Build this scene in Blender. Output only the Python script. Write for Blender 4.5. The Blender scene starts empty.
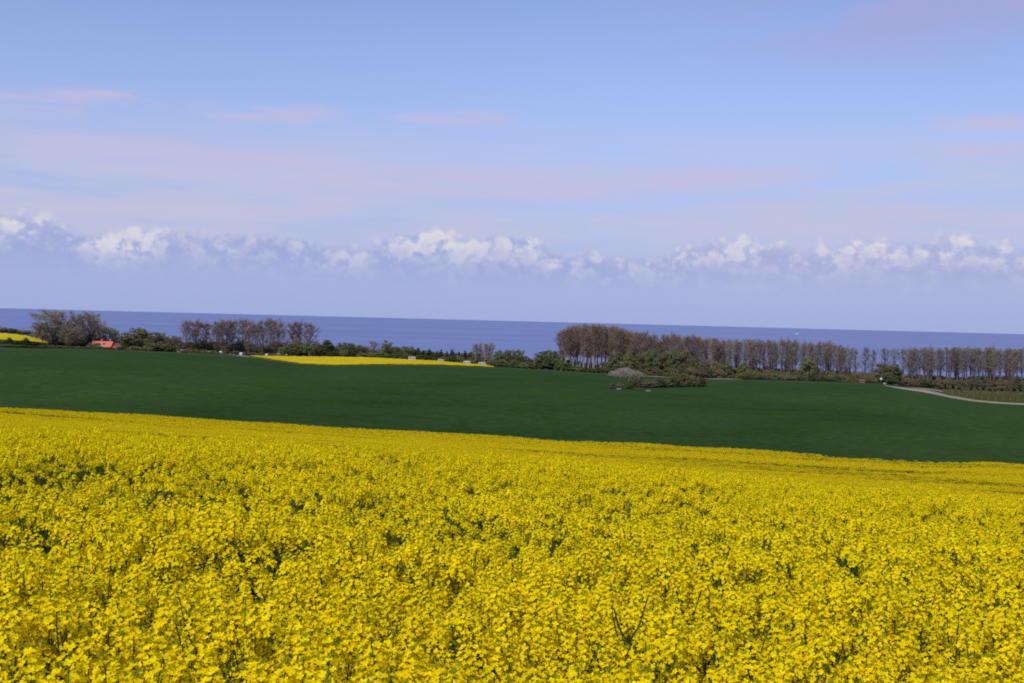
import bpy, math, random
import numpy as np
from mathutils import Matrix, Vector

S = bpy.context.scene
R = math.radians

# ------------------------------------------------------------------ camera
EYE = 52.0                      # eye height above the sea
W, H, LENS = 1024, 683, 38.0
F = W * LENS / 36.0
ROLL = math.atan(26.0 / 1024.0)
SEA_R = 30000.0
PITCH = math.atan(20.5 / F) + EYE / SEA_R
cam_d = bpy.data.cameras.new('camera')
cam_d.lens = LENS
cam_d.sensor_width = 36.0
cam_d.clip_start = 0.05
cam_d.clip_end = 120000.0
cam = bpy.data.objects.new('camera', cam_d)
S.collection.objects.link(cam)
CAM_M = Matrix.Rotation(R(90) - PITCH, 3, 'X') @ Matrix.Rotation(ROLL, 3, 'Z')
cam.matrix_world = Matrix.Translation((0, 0, EYE)) @ CAM_M.to_4x4()
S.camera = cam

# ------------------------------------------------------------------ light
SUN_EL, SUN_AZ = R(44), R(212)      # azimuth clockwise from +Y (the view direction): behind the camera, to the left
sun_d = bpy.data.lights.new('sun', 'SUN')
sun_d.energy = 3.6
sun_d.angle = R(0.53)
sun_d.color = (1.0, 0.95, 0.87)
sun = bpy.data.objects.new('sun', sun_d)
S.collection.objects.link(sun)
sdir = Vector((math.sin(SUN_AZ) * math.cos(SUN_EL), math.cos(SUN_AZ) * math.cos(SUN_EL), math.sin(SUN_EL)))
sun.rotation_euler = sdir.to_track_quat('Z', 'Y').to_euler()
sun.location = (0, 0, 200)
S.view_settings.view_transform = 'Standard'
S.view_settings.look = 'None'
S.view_settings.exposure = 0.0
S.view_settings.gamma = 1.0
S.view_settings.use_curve_mapping = False
S.cycles.max_bounces = 6
S.cycles.diffuse_bounces = 3
S.cycles.transmission_bounces = 3
S.cycles.transparent_max_bounces = 6
S.cycles.use_denoising = False
S.cycles.pixel_filter_type = 'BLACKMAN_HARRIS'
S.cycles.filter_width = 1.9


class NG:
    """small helper to write node trees"""
    def __init__(self, tree):
        self.t = tree

    def n(self, typ, **kw):
        x = self.t.nodes.new(typ)
        for k, v in kw.items():
            setattr(x, k, v)
        return x

    def put(self, sock, v):
        if isinstance(v, bpy.types.NodeSocket):
            self.t.links.new(v, sock)
        elif v is not None:
            sock.default_value = v

    def math(self, op, a, b=None, c=None, clamp=False):
        x = self.n('ShaderNodeMath', operation=op, use_clamp=clamp)
        for i, v in enumerate((a, b, c)):
            if v is not None:
                self.put(x.inputs[i], v)
        return x.outputs[0]

    def mix(self, fac, a, b, blend='MIX'):
        x = self.n('ShaderNodeMix', data_type='RGBA', blend_type=blend)
        self.put(x.inputs['Factor'], fac)
        self.put(x.inputs[6], a if not isinstance(a, tuple) else (*a, 1.0))
        self.put(x.inputs[7], b if not isinstance(b, tuple) else (*b, 1.0))
        return x.outputs[2]

    def step(self, v, lo, hi, tlo=0.0, thi=1.0):
        x = self.n('ShaderNodeMapRange', interpolation_type='SMOOTHSTEP')
        for i, q in enumerate((v, lo, hi, tlo, thi)):
            self.put(x.inputs[i], q)
        return x.outputs[0]

    def vec(self, x, y, z=0.0):
        c = self.n('ShaderNodeCombineXYZ')
        for i, v in enumerate((x, y, z)):
            self.put(c.inputs[i], v)
        return c.outputs[0]

    def noise(self, vec, scale, detail=4.0, rough=0.55, dist=0.0):
        x = self.n('ShaderNodeTexNoise')
        self.put(x.inputs['Vector'], vec)
        x.inputs['Scale'].default_value = scale
        x.inputs['Detail'].default_value = detail
        x.inputs['Roughness'].default_value = rough
        x.inputs['Distortion'].default_value = dist
        return x.outputs[0]


# ------------------------------------------------------------------ sky
world = bpy.data.worlds.new('World')
S.world = world
world.use_nodes = True
world.node_tree.nodes.clear()
g = NG(world.node_tree)
sky = g.n('ShaderNodeTexSky', sky_type='NISHITA')
sky.sun_disc = False
sky.sun_elevation = SUN_EL
sky.sun_rotation = SUN_AZ
sky.altitude = 50
sky.air_density = 1.0
sky.dust_density = 0.4
sky.ozone_density = 2.0
tc = g.n('ShaderNodeTexCoord')
sep = g.n('ShaderNodeSeparateXYZ')
g.t.links.new(tc.outputs['Generated'], sep.inputs[0])
ex, ey, el = sep.outputs[0], sep.outputs[1], sep.outputs[2]
az = g.math('ARCTAN2', ex, ey)
K = 1 / 0.15                                # background strength is 0.15, colours below are what is seen
def c3(r, gg, b): return (r * K, gg * K, b * K)
def bump(c, w):                             # 1 at bearing c, 0 beyond w
    return g.step(g.math('ABSOLUTE', g.math('SUBTRACT', az, c)), w, w * 0.25)
# clear sky, a little more violet as in the photograph
col = g.mix(1.0, sky.outputs[0], (0.93, 0.85, 1.00), 'MULTIPLY')
side = g.n('ShaderNodeCombineColor')
for i_, q_ in enumerate((0.90, 0.92, 0.92)):
    g.put(side.inputs[i_], g.step(az, 0.05, 0.55, 1.0, q_))
col = g.mix(1.0, col, side.outputs[0], 'MULTIPLY')
# pale lavender air towards the horizon
f = g.math('MULTIPLY', g.step(el, 0.30, 0.0), 0.92)
col = g.mix(f, col, c3(0.32, 0.40, 0.71))
# thin veil, wispy and slightly pink
veil_n = g.noise(g.vec(g.math('MULTIPLY', az, 2.2), g.math('MULTIPLY', el, 17.0), 1.7), 1.5, 5, 0.55, 0.4)
band = g.math('MULTIPLY', g.step(el, 0.025, 0.085), g.step(el, 0.195, 0.10))
wisp = g.noise(g.vec(g.math('MULTIPLY', az, 6.0), g.math('MULTIPLY', el, 70.0), 9.7), 1.0, 5, 0.6, 0.4)
f = g.math('MULTIPLY', g.math('MULTIPLY', band, g.step(g.math('ADD', veil_n, g.math('MULTIPLY', g.math('SUBTRACT', wisp, 0.5), 0.5)), 0.28, 0.66)), 0.92)
col = g.mix(f, col, c3(0.55, 0.55, 0.72))
# separate soft streaks higher up
st_n = g.noise(g.vec(g.math('MULTIPLY', az, 11.0), g.math('MULTIPLY', el, 95.0), 4.4), 1.0, 5, 0.6, 0.4)
wob = g.noise(g.vec(g.math('MULTIPLY', az, 7.0), g.math('MULTIPLY', el, 12.0), 7.7), 1.0, 3, 0.5)
els = g.math('ADD', el, g.math('MULTIPLY', g.math('SUBTRACT', wob, 0.5), 0.030))
acc = None
for c, w, e, h in ((-.43, .12, .170, .016), (-.37, .08, .179, .012), (-.23, .10, .178, .012), (-.06, .08, .176, .013), (.40, .06, .176, .013),
                   (.02, .30, .124, .028), (.18, .14, .134, .015), (-.30, .25, .138, .022), (.42, .10, .152, .014)):
    q = g.math('MULTIPLY', bump(c, w), g.step(g.math('ABSOLUTE', g.math('SUBTRACT', els, e)), h, 0.0))
    acc = q if acc is None else g.math('MAXIMUM', acc, q)
f = g.math('MULTIPLY', g.math('MULTIPLY', acc, g.step(st_n, 0.28, 0.66)), 0.80)
col = g.mix(f, col, c3(0.56, 0.515, 0.735))
# the big faint sheet at the upper right
sh_n = g.noise(g.vec(g.math('MULTIPLY', az, 3.0), g.math('MULTIPLY', el, 16.0), 8.0), 1.5, 5, 0.55, 0.5)
reg = g.math('MULTIPLY', g.step(g.math('ADD', az, g.math('MULTIPLY', el, 0.5)), 0.16, 0.50), g.step(el, 0.20, 0.27))
f = g.math('MULTIPLY', g.math('MULTIPLY', reg, g.step(sh_n, 0.25, 0.65)), 0.85)
col = g.mix(f, col, c3(0.40, 0.385, 0.68))
# row of far cumulus just above the sea: a long bank with taller towers here and there
h_n = g.noise(g.vec(g.math('MULTIPLY', az, 9.0), 0.0, 2.2), 1.0, 3, 0.55)
top = g.math('ADD', 0.053, g.math('MULTIPLY', h_n, 0.020))
for c, w, q in ((-.43, .07, .015), (-.25, .13, .010), (-.09, .06, .015), (-.005, .06, .015), (.20, .08, .016), (.355, .13, .018)):
    top = g.math('ADD', top, g.math('MULTIPLY', bump(c, w), q))
warp = g.math('SUBTRACT', g.noise(g.vec(g.math('MULTIPLY', az, 55.0), g.math('MULTIPLY', el, 55.0), 6.1), 1.0, 2, 0.5), 0.5)
aw = g.math('ADD', az, g.math('MULTIPLY', warp, 0.010))
ew = g.math('ADD', el, g.math('MULTIPLY', warp, 0.004))
def billow(sc, z):
    vo = g.n('ShaderNodeTexVoronoi', feature='F1')
    g.put(vo.inputs['Vector'], g.vec(aw, ew, z))
    vo.inputs['Scale'].default_value = sc
    return g.math('SUBTRACT', 0.5, vo.outputs['Distance'])
b1 = billow(62.0, 0.11)
b2 = billow(150.0, 0.23)
fine = g.math('SUBTRACT', g.noise(g.vec(g.math('MULTIPLY', az, 110.0), g.math('MULTIPLY', el, 130.0), 3.3), 1.0, 4, 0.6), 0.5)
soft = g.math('SUBTRACT', g.noise(g.vec(g.math('MULTIPLY', az, 16.0), g.math('MULTIPLY', el, 26.0), 5.2), 1.0, 3, 0.5), 0.5)
edge = g.math('ADD', g.math('ADD', g.math('MULTIPLY', b1, 0.014), g.math('MULTIPLY', b2, 0.006)), g.math('ADD', g.math('MULTIPLY', fine, 0.009), g.math('MULTIPLY', soft, 0.020)))
v = g.math('SUBTRACT', g.math('ADD', top, edge), el)
body = g.math('MULTIPLY', g.step(v, -0.0025, 0.0085), g.step(el, 0.016, 0.055))
warmth = g.step(az, -0.02, 0.30)
shade = g.mix(warmth, c3(0.325, 0.390, 0.68), c3(0.385, 0.415, 0.685))
tex = g.step(g.math('ADD', g.math('ADD', g.math('MULTIPLY', b1, 0.7), g.math('MULTIPLY', fine, 1.3)), soft), -0.35, 0.55)
tone = g.mix(g.math('MULTIPLY', tex, 0.55), shade, c3(0.52, 0.52, 0.73))
col = g.mix(g.math('MULTIPLY', body, 0.82), col, tone)
# sunlit heads of the taller towers
lit = g.math('MAXIMUM', g.math('MAXIMUM', bump(-0.42, 0.12), bump(-0.345, 0.07)), g.math('MAXIMUM', g.math('MAXIMUM', bump(-0.075, 0.10), bump(0.02, 0.07)), g.math('MAXIMUM', bump(0.20, 0.11), bump(0.355, 0.17))))
lit = g.math('MAXIMUM', lit, 0.55)
deep = g.step(g.math('SUBTRACT', v, g.math('ADD', g.math('MULTIPLY', soft, 0.02), g.math('MULTIPLY', fine, 0.02))), 0.036, 0.004)
f = g.math('MULTIPLY', g.math('MULTIPLY', body, deep), g.math('MULTIPLY', lit, g.step(tex, -0.05, 0.65)))
col = g.mix(g.math('MULTIPLY', f, 0.95), col, c3(0.71, 0.70, 0.76))
# torn pinkish scraps lower down
scr = g.noise(g.vec(g.math('MULTIPLY', az, 14.0), g.math('MULTIPLY', el, 60.0), 5.5), 1.0, 5, 0.6)
f = g.math('MULTIPLY', g.math('MULTIPLY', body, g.step(scr, 0.52, 0.72)), 0.30)
col = g.mix(f, col, c3(0.47, 0.47, 0.72))
bg = g.n('ShaderNodeBackground')
bg.inputs['Strength'].default_value = 0.15
g.t.links.new(col, bg.inputs['Color'])
wo = g.n('ShaderNodeOutputWorld')
g.t.links.new(bg.outputs[0], wo.inputs['Surface'])
world.cycles.sampling_method = 'MANUAL'
world.cycles.sample_map_resolution = 1024

# ------------------------------------------------------------------ materials
def new_mat(name):
    m = bpy.data.materials.new(name)
    m.use_nodes = True
    m.node_tree.nodes.clear()
    return m, NG(m.node_tree)


def solid(name, col, rough=0.8, var=0.12, scale=3.0, metal=0.0):
    """a painted or mineral surface with slight mottling"""
    m, g = new_mat(name)
    t = g.n('ShaderNodeTexCoord')
    nz = g.noise(t.outputs['Object'], scale, 4)
    c = g.mix(nz, tuple(x * (1 - var) for x in col), tuple(min(1, x * (1 + var)) for x in col))
    b = g.n('ShaderNodeBsdfPrincipled')
    g.put(b.inputs['Base Color'], c)
    b.inputs['Roughness'].default_value = rough
    b.inputs['Metallic'].default_value = metal
    o = g.n('ShaderNodeOutputMaterial')
    g.t.links.new(b.outputs[0], o.inputs['Surface'])
    return m


def leafy(name, c1, c2, trans=0.35, rnd=0.25, gloss=0.0):
    """leaves, petals, twigs: every small face gets its own tone between c1 and c2"""
    m, g = new_mat(name)
    geo = g.n('ShaderNodeNewGeometry')
    oi = g.n('ShaderNodeObjectInfo')
    c = g.mix(geo.outputs['Random Per Island'], c1, c2)
    k = g.math('ADD', g.math('MULTIPLY', oi.outputs['Random'], rnd), 1.0 - rnd * 0.5)
    kk = g.n('ShaderNodeCombineColor')
    for i in range(3):
        g.put(kk.inputs[i], k)
    c = g.mix(1.0, c, kk.outputs[0], 'MULTIPLY')
    d = g.n('ShaderNodeBsdfDiffuse')
    g.put(d.inputs[0], c)
    out = d.outputs[0]
    if trans > 0:
        tr = g.n('ShaderNodeBsdfTranslucent')
        g.put(tr.inputs[0], c)
        mx = g.n('ShaderNodeMixShader')
        mx.inputs[0].default_value = trans
        g.t.links.new(out, mx.inputs[1])
        g.t.links.new(tr.outputs[0], mx.inputs[2])
        out = mx.outputs[0]
    if gloss > 0:
        gl = g.n('ShaderNodeBsdfGlossy')
        gl.inputs['Roughness'].default_value = 0.4
        mx = g.n('ShaderNodeMixShader')
        mx.inputs[0].default_value = gloss
        g.t.links.new(out, mx.inputs[1])
        g.t.links.new(gl.outputs[0], mx.inputs[2])
        out = mx.outputs[0]
    o = g.n('ShaderNodeOutputMaterial')
    g.t.links.new(out, o.inputs['Surface'])
    return m


M = {}
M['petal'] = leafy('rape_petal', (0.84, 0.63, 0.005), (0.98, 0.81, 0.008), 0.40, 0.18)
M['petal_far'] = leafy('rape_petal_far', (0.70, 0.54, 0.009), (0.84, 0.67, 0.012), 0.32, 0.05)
M['bud'] = leafy('rape_bud', (0.20, 0.22, 0.012), (0.32, 0.34, 0.018), 0.2)
M['rape_stem'] = leafy('rape_stem', (0.050, 0.085, 0.012), (0.085, 0.130, 0.018), 0.10, 0.3, 0.02)
M['rape_leaf'] = leafy('rape_leaf', (0.080, 0.115, 0.012), (0.140, 0.185, 0.022), 0.40, 0.3, 0.02)
M['dry_stem'] = leafy('dark_rape_stem', (0.020, 0.034, 0.012), (0.034, 0.052, 0.018), 0.0, 0.2)
M['bark_pale'] = solid('pale_poplar_bark', (0.22, 0.19, 0.18), 0.9, 0.3, 2.0)
M['bark_dark'] = solid('dark_bark', (0.085, 0.068, 0.055), 0.9, 0.3, 2.0)
M['twig_red'] = leafy('reddish_twig', (0.180, 0.130, 0.100), (0.36, 0.265, 0.200), 0.35, 0.40)
M['twig_brown'] = leafy('brown_twig', (0.17, 0.145, 0.125), (0.35, 0.295, 0.245), 0.35, 0.40)
M['twig_olive'] = leafy('olive_twig', (0.21, 0.180, 0.125), (0.40, 0.335, 0.235), 0.35, 0.40)
M['leaf_olive'] = leafy('olive_leaf', (0.125, 0.125, 0.060), (0.24, 0.23, 0.105), 0.3, 0.4)
M['leaf_green'] = leafy('green_leaf', (0.105, 0.130, 0.055), (0.21, 0.240, 0.10), 0.3, 0.4)
M['leaf_dark'] = leafy('dark_leaf', (0.052, 0.062, 0.030), (0.11, 0.125, 0.058), 0.2, 0.35)
M['leaf_pale'] = leafy('pale_leaf', (0.12, 0.13, 0.055), (0.20, 0.20, 0.085), 0.3, 0.3)
M['leaf_brown'] = leafy('brown_leaf', (0.125, 0.105, 0.070), (0.24, 0.195, 0.125), 0.25, 0.35)
M['blossom'] = leafy('white_blossom', (0.23, 0.22, 0.175), (0.42, 0.41, 0.34), 0.3, 0.1)
M['white'] = solid('white_paint', (0.50, 0.50, 0.49), 0.45, 0.05)
M['glass'] = solid('dark_window_glass', (0.03, 0.035, 0.045), 0.1, 0.1)
M['grey'] = solid('grey_trim', (0.25, 0.25, 0.26), 0.6, 0.1)
M['tyre'] = solid('black_rubber', (0.02, 0.02, 0.02), 0.8, 0.1)
M['wood'] = solid('weathered_wood', (0.14, 0.115, 0.085), 0.9, 0.3, 4)
M['stone'] = solid('pale_stone', (0.19, 0.175, 0.14), 0.9, 0.3, 2)
M['rust'] = solid('orange_brown_boards', (0.15, 0.080, 0.048), 0.85, 0.3, 2)
M['brick'] = solid('brick_wall', (0.30, 0.12, 0.075), 0.9, 0.25, 4)


def tiles():
    m, g = new_mat('red_roof_tiles')
    t = g.n('ShaderNodeTexCoord')
    wv = g.n('ShaderNodeTexWave')
    wv.bands_direction = 'Z'
    wv.inputs['Scale'].default_value = 5.0
    wv.inputs['Distortion'].default_value = 0.4
    g.t.links.new(t.outputs['Object'], wv.inputs[0])
    nz = g.noise(t.outputs['Object'], 1.2, 5)
    c = g.mix(nz, (0.44, 0.115, 0.085), (0.56, 0.165, 0.125))
    c = g.mix(g.math('MULTIPLY', wv.outputs[1], 0.25), c, (0.30, 0.08, 0.05))
    b = g.n('ShaderNodeBsdfPrincipled')
    g.put(b.inputs['Base Color'], c)
    b.inputs['Roughness'].default_value = 0.85
    o = g.n('ShaderNodeOutputMaterial')
    g.t.links.new(b.outputs[0], o.inputs['Surface'])
    return m
M['tiles'] = tiles()


def ground_mat(name, cols, bump=0.3, sc=(0.02, 0.15, 2.0), streak=None, fine=0.56, upper=None):
    """cols: three colours blended by noise at large, middle and fine scale; world metres"""
    m, g = new_mat(name)
    t = g.n('ShaderNodeTexCoord')
    p = t.outputs['Object']
    a = g.noise(p, sc[0], 4, 0.6)
    b_ = g.noise(p, sc[1], 5, 0.6)
    d = g.noise(p, sc[2], 4, 0.65)
    c = g.mix(g.step(a, 0.36, 0.64), cols[0], cols[1])
    c = g.mix(g.math('MULTIPLY', g.step(b_, 0.40, 0.68), 0.6), c, cols[2])
    k = g.math('ADD', 1.0 - fine / 2, g.math('MULTIPLY', d, fine))
    kk = g.n('ShaderNodeCombineColor')
    for i in range(3):
        g.put(kk.inputs[i], k)
    c = g.mix(1.0, c, kk.outputs[0], 'MULTIPLY')
    if streak:
        mp = g.n('ShaderNodeMapping')
        mp.inputs['Rotation'].default_value = (0, 0, streak[0])
        mp.inputs['Scale'].default_value = streak[1]
        g.t.links.new(p, mp.inputs[0])
        s = g.noise(mp.outputs[0], 1.0, 3, 0.5)
        c = g.mix(g.math('MULTIPLY', g.step(s, 0.45, 0.7), streak[3]), c, streak[2])
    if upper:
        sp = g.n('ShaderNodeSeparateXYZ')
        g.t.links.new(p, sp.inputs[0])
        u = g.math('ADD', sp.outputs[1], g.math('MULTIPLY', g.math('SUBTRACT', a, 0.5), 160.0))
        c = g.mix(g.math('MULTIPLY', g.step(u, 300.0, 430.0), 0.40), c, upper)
    bs = g.n('ShaderNodeBsdfPrincipled')
    g.put(bs.inputs['Base Color'], c)
    bs.inputs['Roughness'].default_value = 0.95
    bs.inputs['Specular IOR Level'].default_value = 0.0
    if bump:
        bp = g.n('ShaderNodeBump')
        bp.inputs['Strength'].default_value = bump
        bp.inputs['Distance'].default_value = 0.3
        g.put(bp.inputs['Height'], d)
        g.t.links.new(bp.outputs[0], bs.inputs['Normal'])
    o = g.n('ShaderNodeOutputMaterial')
    g.t.links.new(bs.outputs[0], o.inputs['Surface'])
    return m


M['soil'] = ground_mat('soil_under_crop', [(0.028, 0.045, 0.016), (0.040, 0.055, 0.020), (0.05, 0.045, 0.026)], 0.5, (0.3, 1.0, 8.0))
M['wheat'] = ground_mat('young_wheat', [(0.0205, 0.0450, 0.0115), (0.0370, 0.0660, 0.0160), (0.0250, 0.0560, 0.0185)], 0.0, (0.010, 0.07, 0.45),
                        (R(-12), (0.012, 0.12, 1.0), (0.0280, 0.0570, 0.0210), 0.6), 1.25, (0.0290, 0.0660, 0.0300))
M['coast'] = ground_mat('rough_coastal_grass', [(0.034, 0.062, 0.022), (0.050, 0.068, 0.030), (0.030, 0.055, 0.024)], 0.5, (0.03, 0.2, 2.0))
M['orchard'] = ground_mat('orchard_ground', [(0.060, 0.066, 0.018), (0.085, 0.085, 0.024), (0.050, 0.050, 0.022)], 0.4, (0.03, 0.2, 2.0))
M['sand'] = ground_mat('sandy_track', [(0.25, 0.215, 0.165), (0.31, 0.27, 0.205), (0.19, 0.175, 0.115)], 0.3, (0.05, 0.3, 1.2))


def sea_mat():
    m, g = new_mat('sea_water')
    t = g.n('ShaderNodeTexCoord')
    mp = g.n('ShaderNodeMapping')
    mp.inputs['Scale'].default_value = (0.0004, 0.0016, 1.0)
    g.t.links.new(t.outputs['Object'], mp.inputs[0])
    a = g.noise(mp.outputs[0], 1.0, 6, 0.6)
    wv = g.noise(t.outputs['Object'], 0.12, 6, 0.65)
    c = g.mix(g.step(a, 0.35, 0.65), (0.075, 0.108, 0.28), (0.098, 0.135, 0.32))
    b = g.n('ShaderNodeBsdfPrincipled')
    g.put(b.inputs['Base Color'], c)
    b.inputs['Roughness'].default_value = 0.35
    b.inputs['IOR'].default_value = 1.33
    b.inputs['Specular IOR Level'].default_value = 0.30
    bp = g.n('ShaderNodeBump')
    bp.inputs['Strength'].default_value = 0.35
    bp.inputs['Distance'].default_value = 1.0
    g.put(bp.inputs['Height'], wv)
    g.t.links.new(bp.outputs[0], b.inputs['Normal'])
    o = g.n('ShaderNodeOutputMaterial')
    g.t.links.new(b.outputs[0], o.inputs['Surface'])
    return m
M['sea'] = sea_mat()

# ------------------------------------------------------------------ objects and tags
def tag(o, label=None, cat=None, group=None, kind=None):
    if label: o['label'] = label
    if cat: o['category'] = cat
    if group: o['group'] = group
    if kind: o['kind'] = kind
    return o


def link(name, mesh, parent=None):
    o = bpy.data.objects.new(name, mesh)
    S.collection.objects.link(o)
    if parent is not None:
        o.parent = parent
    return o


class MB:
    """collects faces of one mesh, with a material slot per face"""
    def __init__(self):
        self.v, self.f, self.m, self.mats = [], [], [], []

    def slot(self, m):
        if m not in self.mats:
            self.mats.append(m)
        return self.mats.index(m)

    def face(self, pts, m):
        i = len(self.v)
        self.v.extend(pts)
        self.f.append(tuple(range(i, i + len(pts))))
        self.m.append(self.slot(m))

    def tube(self, pts, rad, m, n=5, cap=True):
        pts = [Vector(p) for p in pts]
        base = len(self.v)
        s = self.slot(m)
        for k, p in enumerate(pts):
            d = (pts[min(k + 1, len(pts) - 1)] - pts[max(k - 1, 0)]).normalized()
            a = d.orthogonal().normalized()
            b = d.cross(a)
            for j in range(n):
                t = 2 * math.pi * j / n
                self.v.append(p + (a * math.cos(t) + b * math.sin(t)) * rad[k])
        for k in range(len(pts) - 1):
            for j in range(n):
                self.f.append((base + k * n + j, base + k * n + (j + 1) % n, base + (k + 1) * n + (j + 1) % n, base + (k + 1) * n + j))
                self.m.append(s)
        if cap:
            self.f.append(tuple(base + (len(pts) - 1) * n + j for j in range(n)))
            self.m.append(s)

    def box(self, c, d, m, rot=None):
        c = Vector(c)
        base = len(self.v)
        s = self.slot(m)
        for z in (-1, 1):
            for x, y in ((-1, -1), (1, -1), (1, 1), (-1, 1)):
                p = Vector((x * d[0] / 2, y * d[1] / 2, z * d[2] / 2))
                if rot is not None:
                    p = rot @ p
                self.v.append(c + p)
        for q in ((3, 2, 1, 0), (4, 5, 6, 7), (0, 1, 5, 4), (1, 2, 6, 5), (2, 3, 7, 6), (3, 0, 4, 7)):
            self.f.append(tuple(base + i for i in q))
            self.m.append(s)

    def join(self, o):
        base = len(self.v)
        self.v.extend(o.v)
        mp = [self.slot(m) for m in o.mats]
        for f, mi in zip(o.f, o.m):
            self.f.append(tuple(base + i for i in f))
            self.m.append(mp[mi])

    def mesh(self, name, smooth=False):
        me = bpy.data.meshes.new(name)
        me.from_pydata([tuple(p) for p in self.v], [], self.f)
        for m in self.mats:
            me.materials.append(m)
        me.polygons.foreach_set('material_index', self.m)
        if smooth:
            me.polygons.foreach_set('use_smooth', [True] * len(self.f))
        me.update()
        return me


# ------------------------------------------------------------------ lie of the land
# The hill is a height field in polar form round the place where the photographer stood.
CM = np.array(CAM_M)
def ray(x, y):
    """azimuth and tangent of depression of a line of sight"""
    v = CM @ np.array([(x - W / 2) / F, (H / 2 - y) / F, -1.0])
    return math.atan2(v[0], v[1]), -v[2] / math.hypot(v[0], v[1])


AZ = np.linspace(-math.pi, math.pi, 3601)
def line(pts):
    """profile line given along the azimuth -> depression for every azimuth"""
    q = sorted(ray(x, y) for x, y in pts)
    a = np.array([p[0] for p in q]); d = np.array([p[1] for p in q])
    r = np.interp(AZ, a, d)
    k = np.ones(9) / 9
    return np.convolve(np.pad(r, 4, mode='edge'), k, mode='valid')


c_ = line([(0, 434), (200, 444), (400, 455), (624, 471), (820, 489), (1024, 505)])
b_ = line([(0, 409), (200, 419), (400, 431), (624, 444), (820, 454.3), (1024, 465.3)])
g_ = line([(0, 350), (100, 350.5), (170, 353.5), (222, 356), (250, 358), (270, 361), (300, 365), (330, 366.6), (390, 365.7), (440, 366.3), (490, 368.5),
           (540, 371), (600, 375), (640, 378), (700, 380.5), (800, 382.5), (880, 385.5), (897, 388.5), (930, 393), (950, 398), (975, 402), (1000, 404.3), (1024, 405.5)])
t_ = line([(0, 344), (50, 347.5), (100, 349.8), (170, 353), (222, 354), (250, 356.8), (330, 357), (370, 358), (430, 361.2), (490, 367), (540, 370.5), (600, 374.5),
           (640, 377.3), (700, 380), (800, 382), (880, 384.5), (930, 387), (1024, 388.5)])
u_ = line([(0, 334), (20, 335.5), (45, 340.5), (85, 353), (170, 358), (330, 362), (490, 372), (600, 379), (1024, 394)])
KR = np.array([0, 3.5, 11, 30, 60, 100, 130, 200, 300, 430, 520, 640, 800, 950, 1100, 40000.0])
CROP = 1.0
cc = c_
Z = np.zeros((len(AZ), len(KR)))
Z[:, 0] = -1.85
Z[:, 1] = -(1.17 + (cc - .116) * 3) - CROP
Z[:, 2] = -(1.80 + (cc - .116) * 8) - CROP
Z[:, 3] = -30 * cc - CROP
Z[:, 4] = -60 * cc * 1.14 - CROP
Z[:, 5] = -100 * cc * 1.07 - CROP
Z[:, 6] = -130 * (cc * .76 + b_ * .24) - CROP
Z[:, 7] = -200 * b_ - CROP
Z[:, 9] = -430 * g_
Z[:, 8] = Z[:, 7] + (Z[:, 9] - Z[:, 7]) * 0.47
Z[:, 10] = -520 * t_
Z[:, 11] = -640 * u_
Z[:, 12] = np.minimum(Z[:, 11] - 8, -36)
Z[:, 13] = -EYE - 0.5
Z[:, 14] = -EYE - 5
Z[:, 15] = -EYE - 5
# behind the camera the hill goes on as level farmland
flat = np.clip((np.abs(AZ) - R(60)) / R(30), 0, 1)
flat = (flat * flat * (3 - 2 * flat))[:, None]
Z = Z * (1 - flat) + np.where(KR > 1000, -2.4, -1.9 - KR[None, :] * 0.0004) * flat
Z += EYE


def terrain(a, r):
    a = np.atleast_1d(np.asarray(a, float)); r = np.atleast_1d(np.asarray(r, float))
    a, r = np.broadcast_arrays(a, r)
    sh = a.shape
    a = a.ravel(); r = r.ravel()
    t = (a + math.pi) / (2 * math.pi) * (len(AZ) - 1)
    i = np.clip(t.astype(int), 0, len(AZ) - 2); w = (t - i)[:, None]
    y = Z[i] * (1 - w) + Z[i + 1] * w
    h = np.diff(KR)[None, :]
    dl = np.diff(y, axis=1) / h
    m = np.zeros_like(y)
    w1 = 2 * h[:, 1:] + h[:, :-1]; w2 = h[:, 1:] + 2 * h[:, :-1]
    with np.errstate(divide='ignore', invalid='ignore'):
        mm = (w1 + w2) / (w1 / dl[:, :-1] + w2 / dl[:, 1:])
    m[:, 1:-1] = np.where(dl[:, :-1] * dl[:, 1:] > 0, mm, 0)
    m[:, 0] = dl[:, 0]
    j = np.clip(np.searchsorted(KR, r, side='right') - 1, 0, len(KR) - 2)
    q = np.arange(len(r))
    hh = (KR[j + 1] - KR[j]); s = (r - KR[j]) / hh
    y0, y1, m0, m1 = y[q, j], y[q, j + 1], m[q, j], m[q, j + 1]
    z = (2 * s**3 - 3 * s**2 + 1) * y0 + (s**3 - 2 * s**2 + s) * hh * m0 + (-2 * s**3 + 3 * s**2) * y1 + (s**3 - s**2) * hh * m1
    return z.reshape(sh)


def tz(a, r): return float(terrain(a, r)[0])
def xyz(a, r, dz=0.0): return Vector((r * math.sin(a), r * math.cos(a), tz(a, r) + dz))


def on_ground(x, y, r0=3.0, r1=900.0):
    """the point of the land in that line of sight (nearest one beyond r0)"""
    a, d = ray(x, y)
    rr = np.linspace(r0, r1, 6000)
    z = terrain(np.full_like(rr, a), rr) - (EYE - rr * d)
    k = np.where(z >= 0)[0]
    r = rr[k[0]] if len(k) else r1
    return a, float(r)


az_front = np.linspace(R(-34), R(34), 420)
az_rest = np.concatenate([np.linspace(R(34), R(326), 120)[1:]])
AZG = np.concatenate([az_front, az_rest])        # closes on itself


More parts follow.
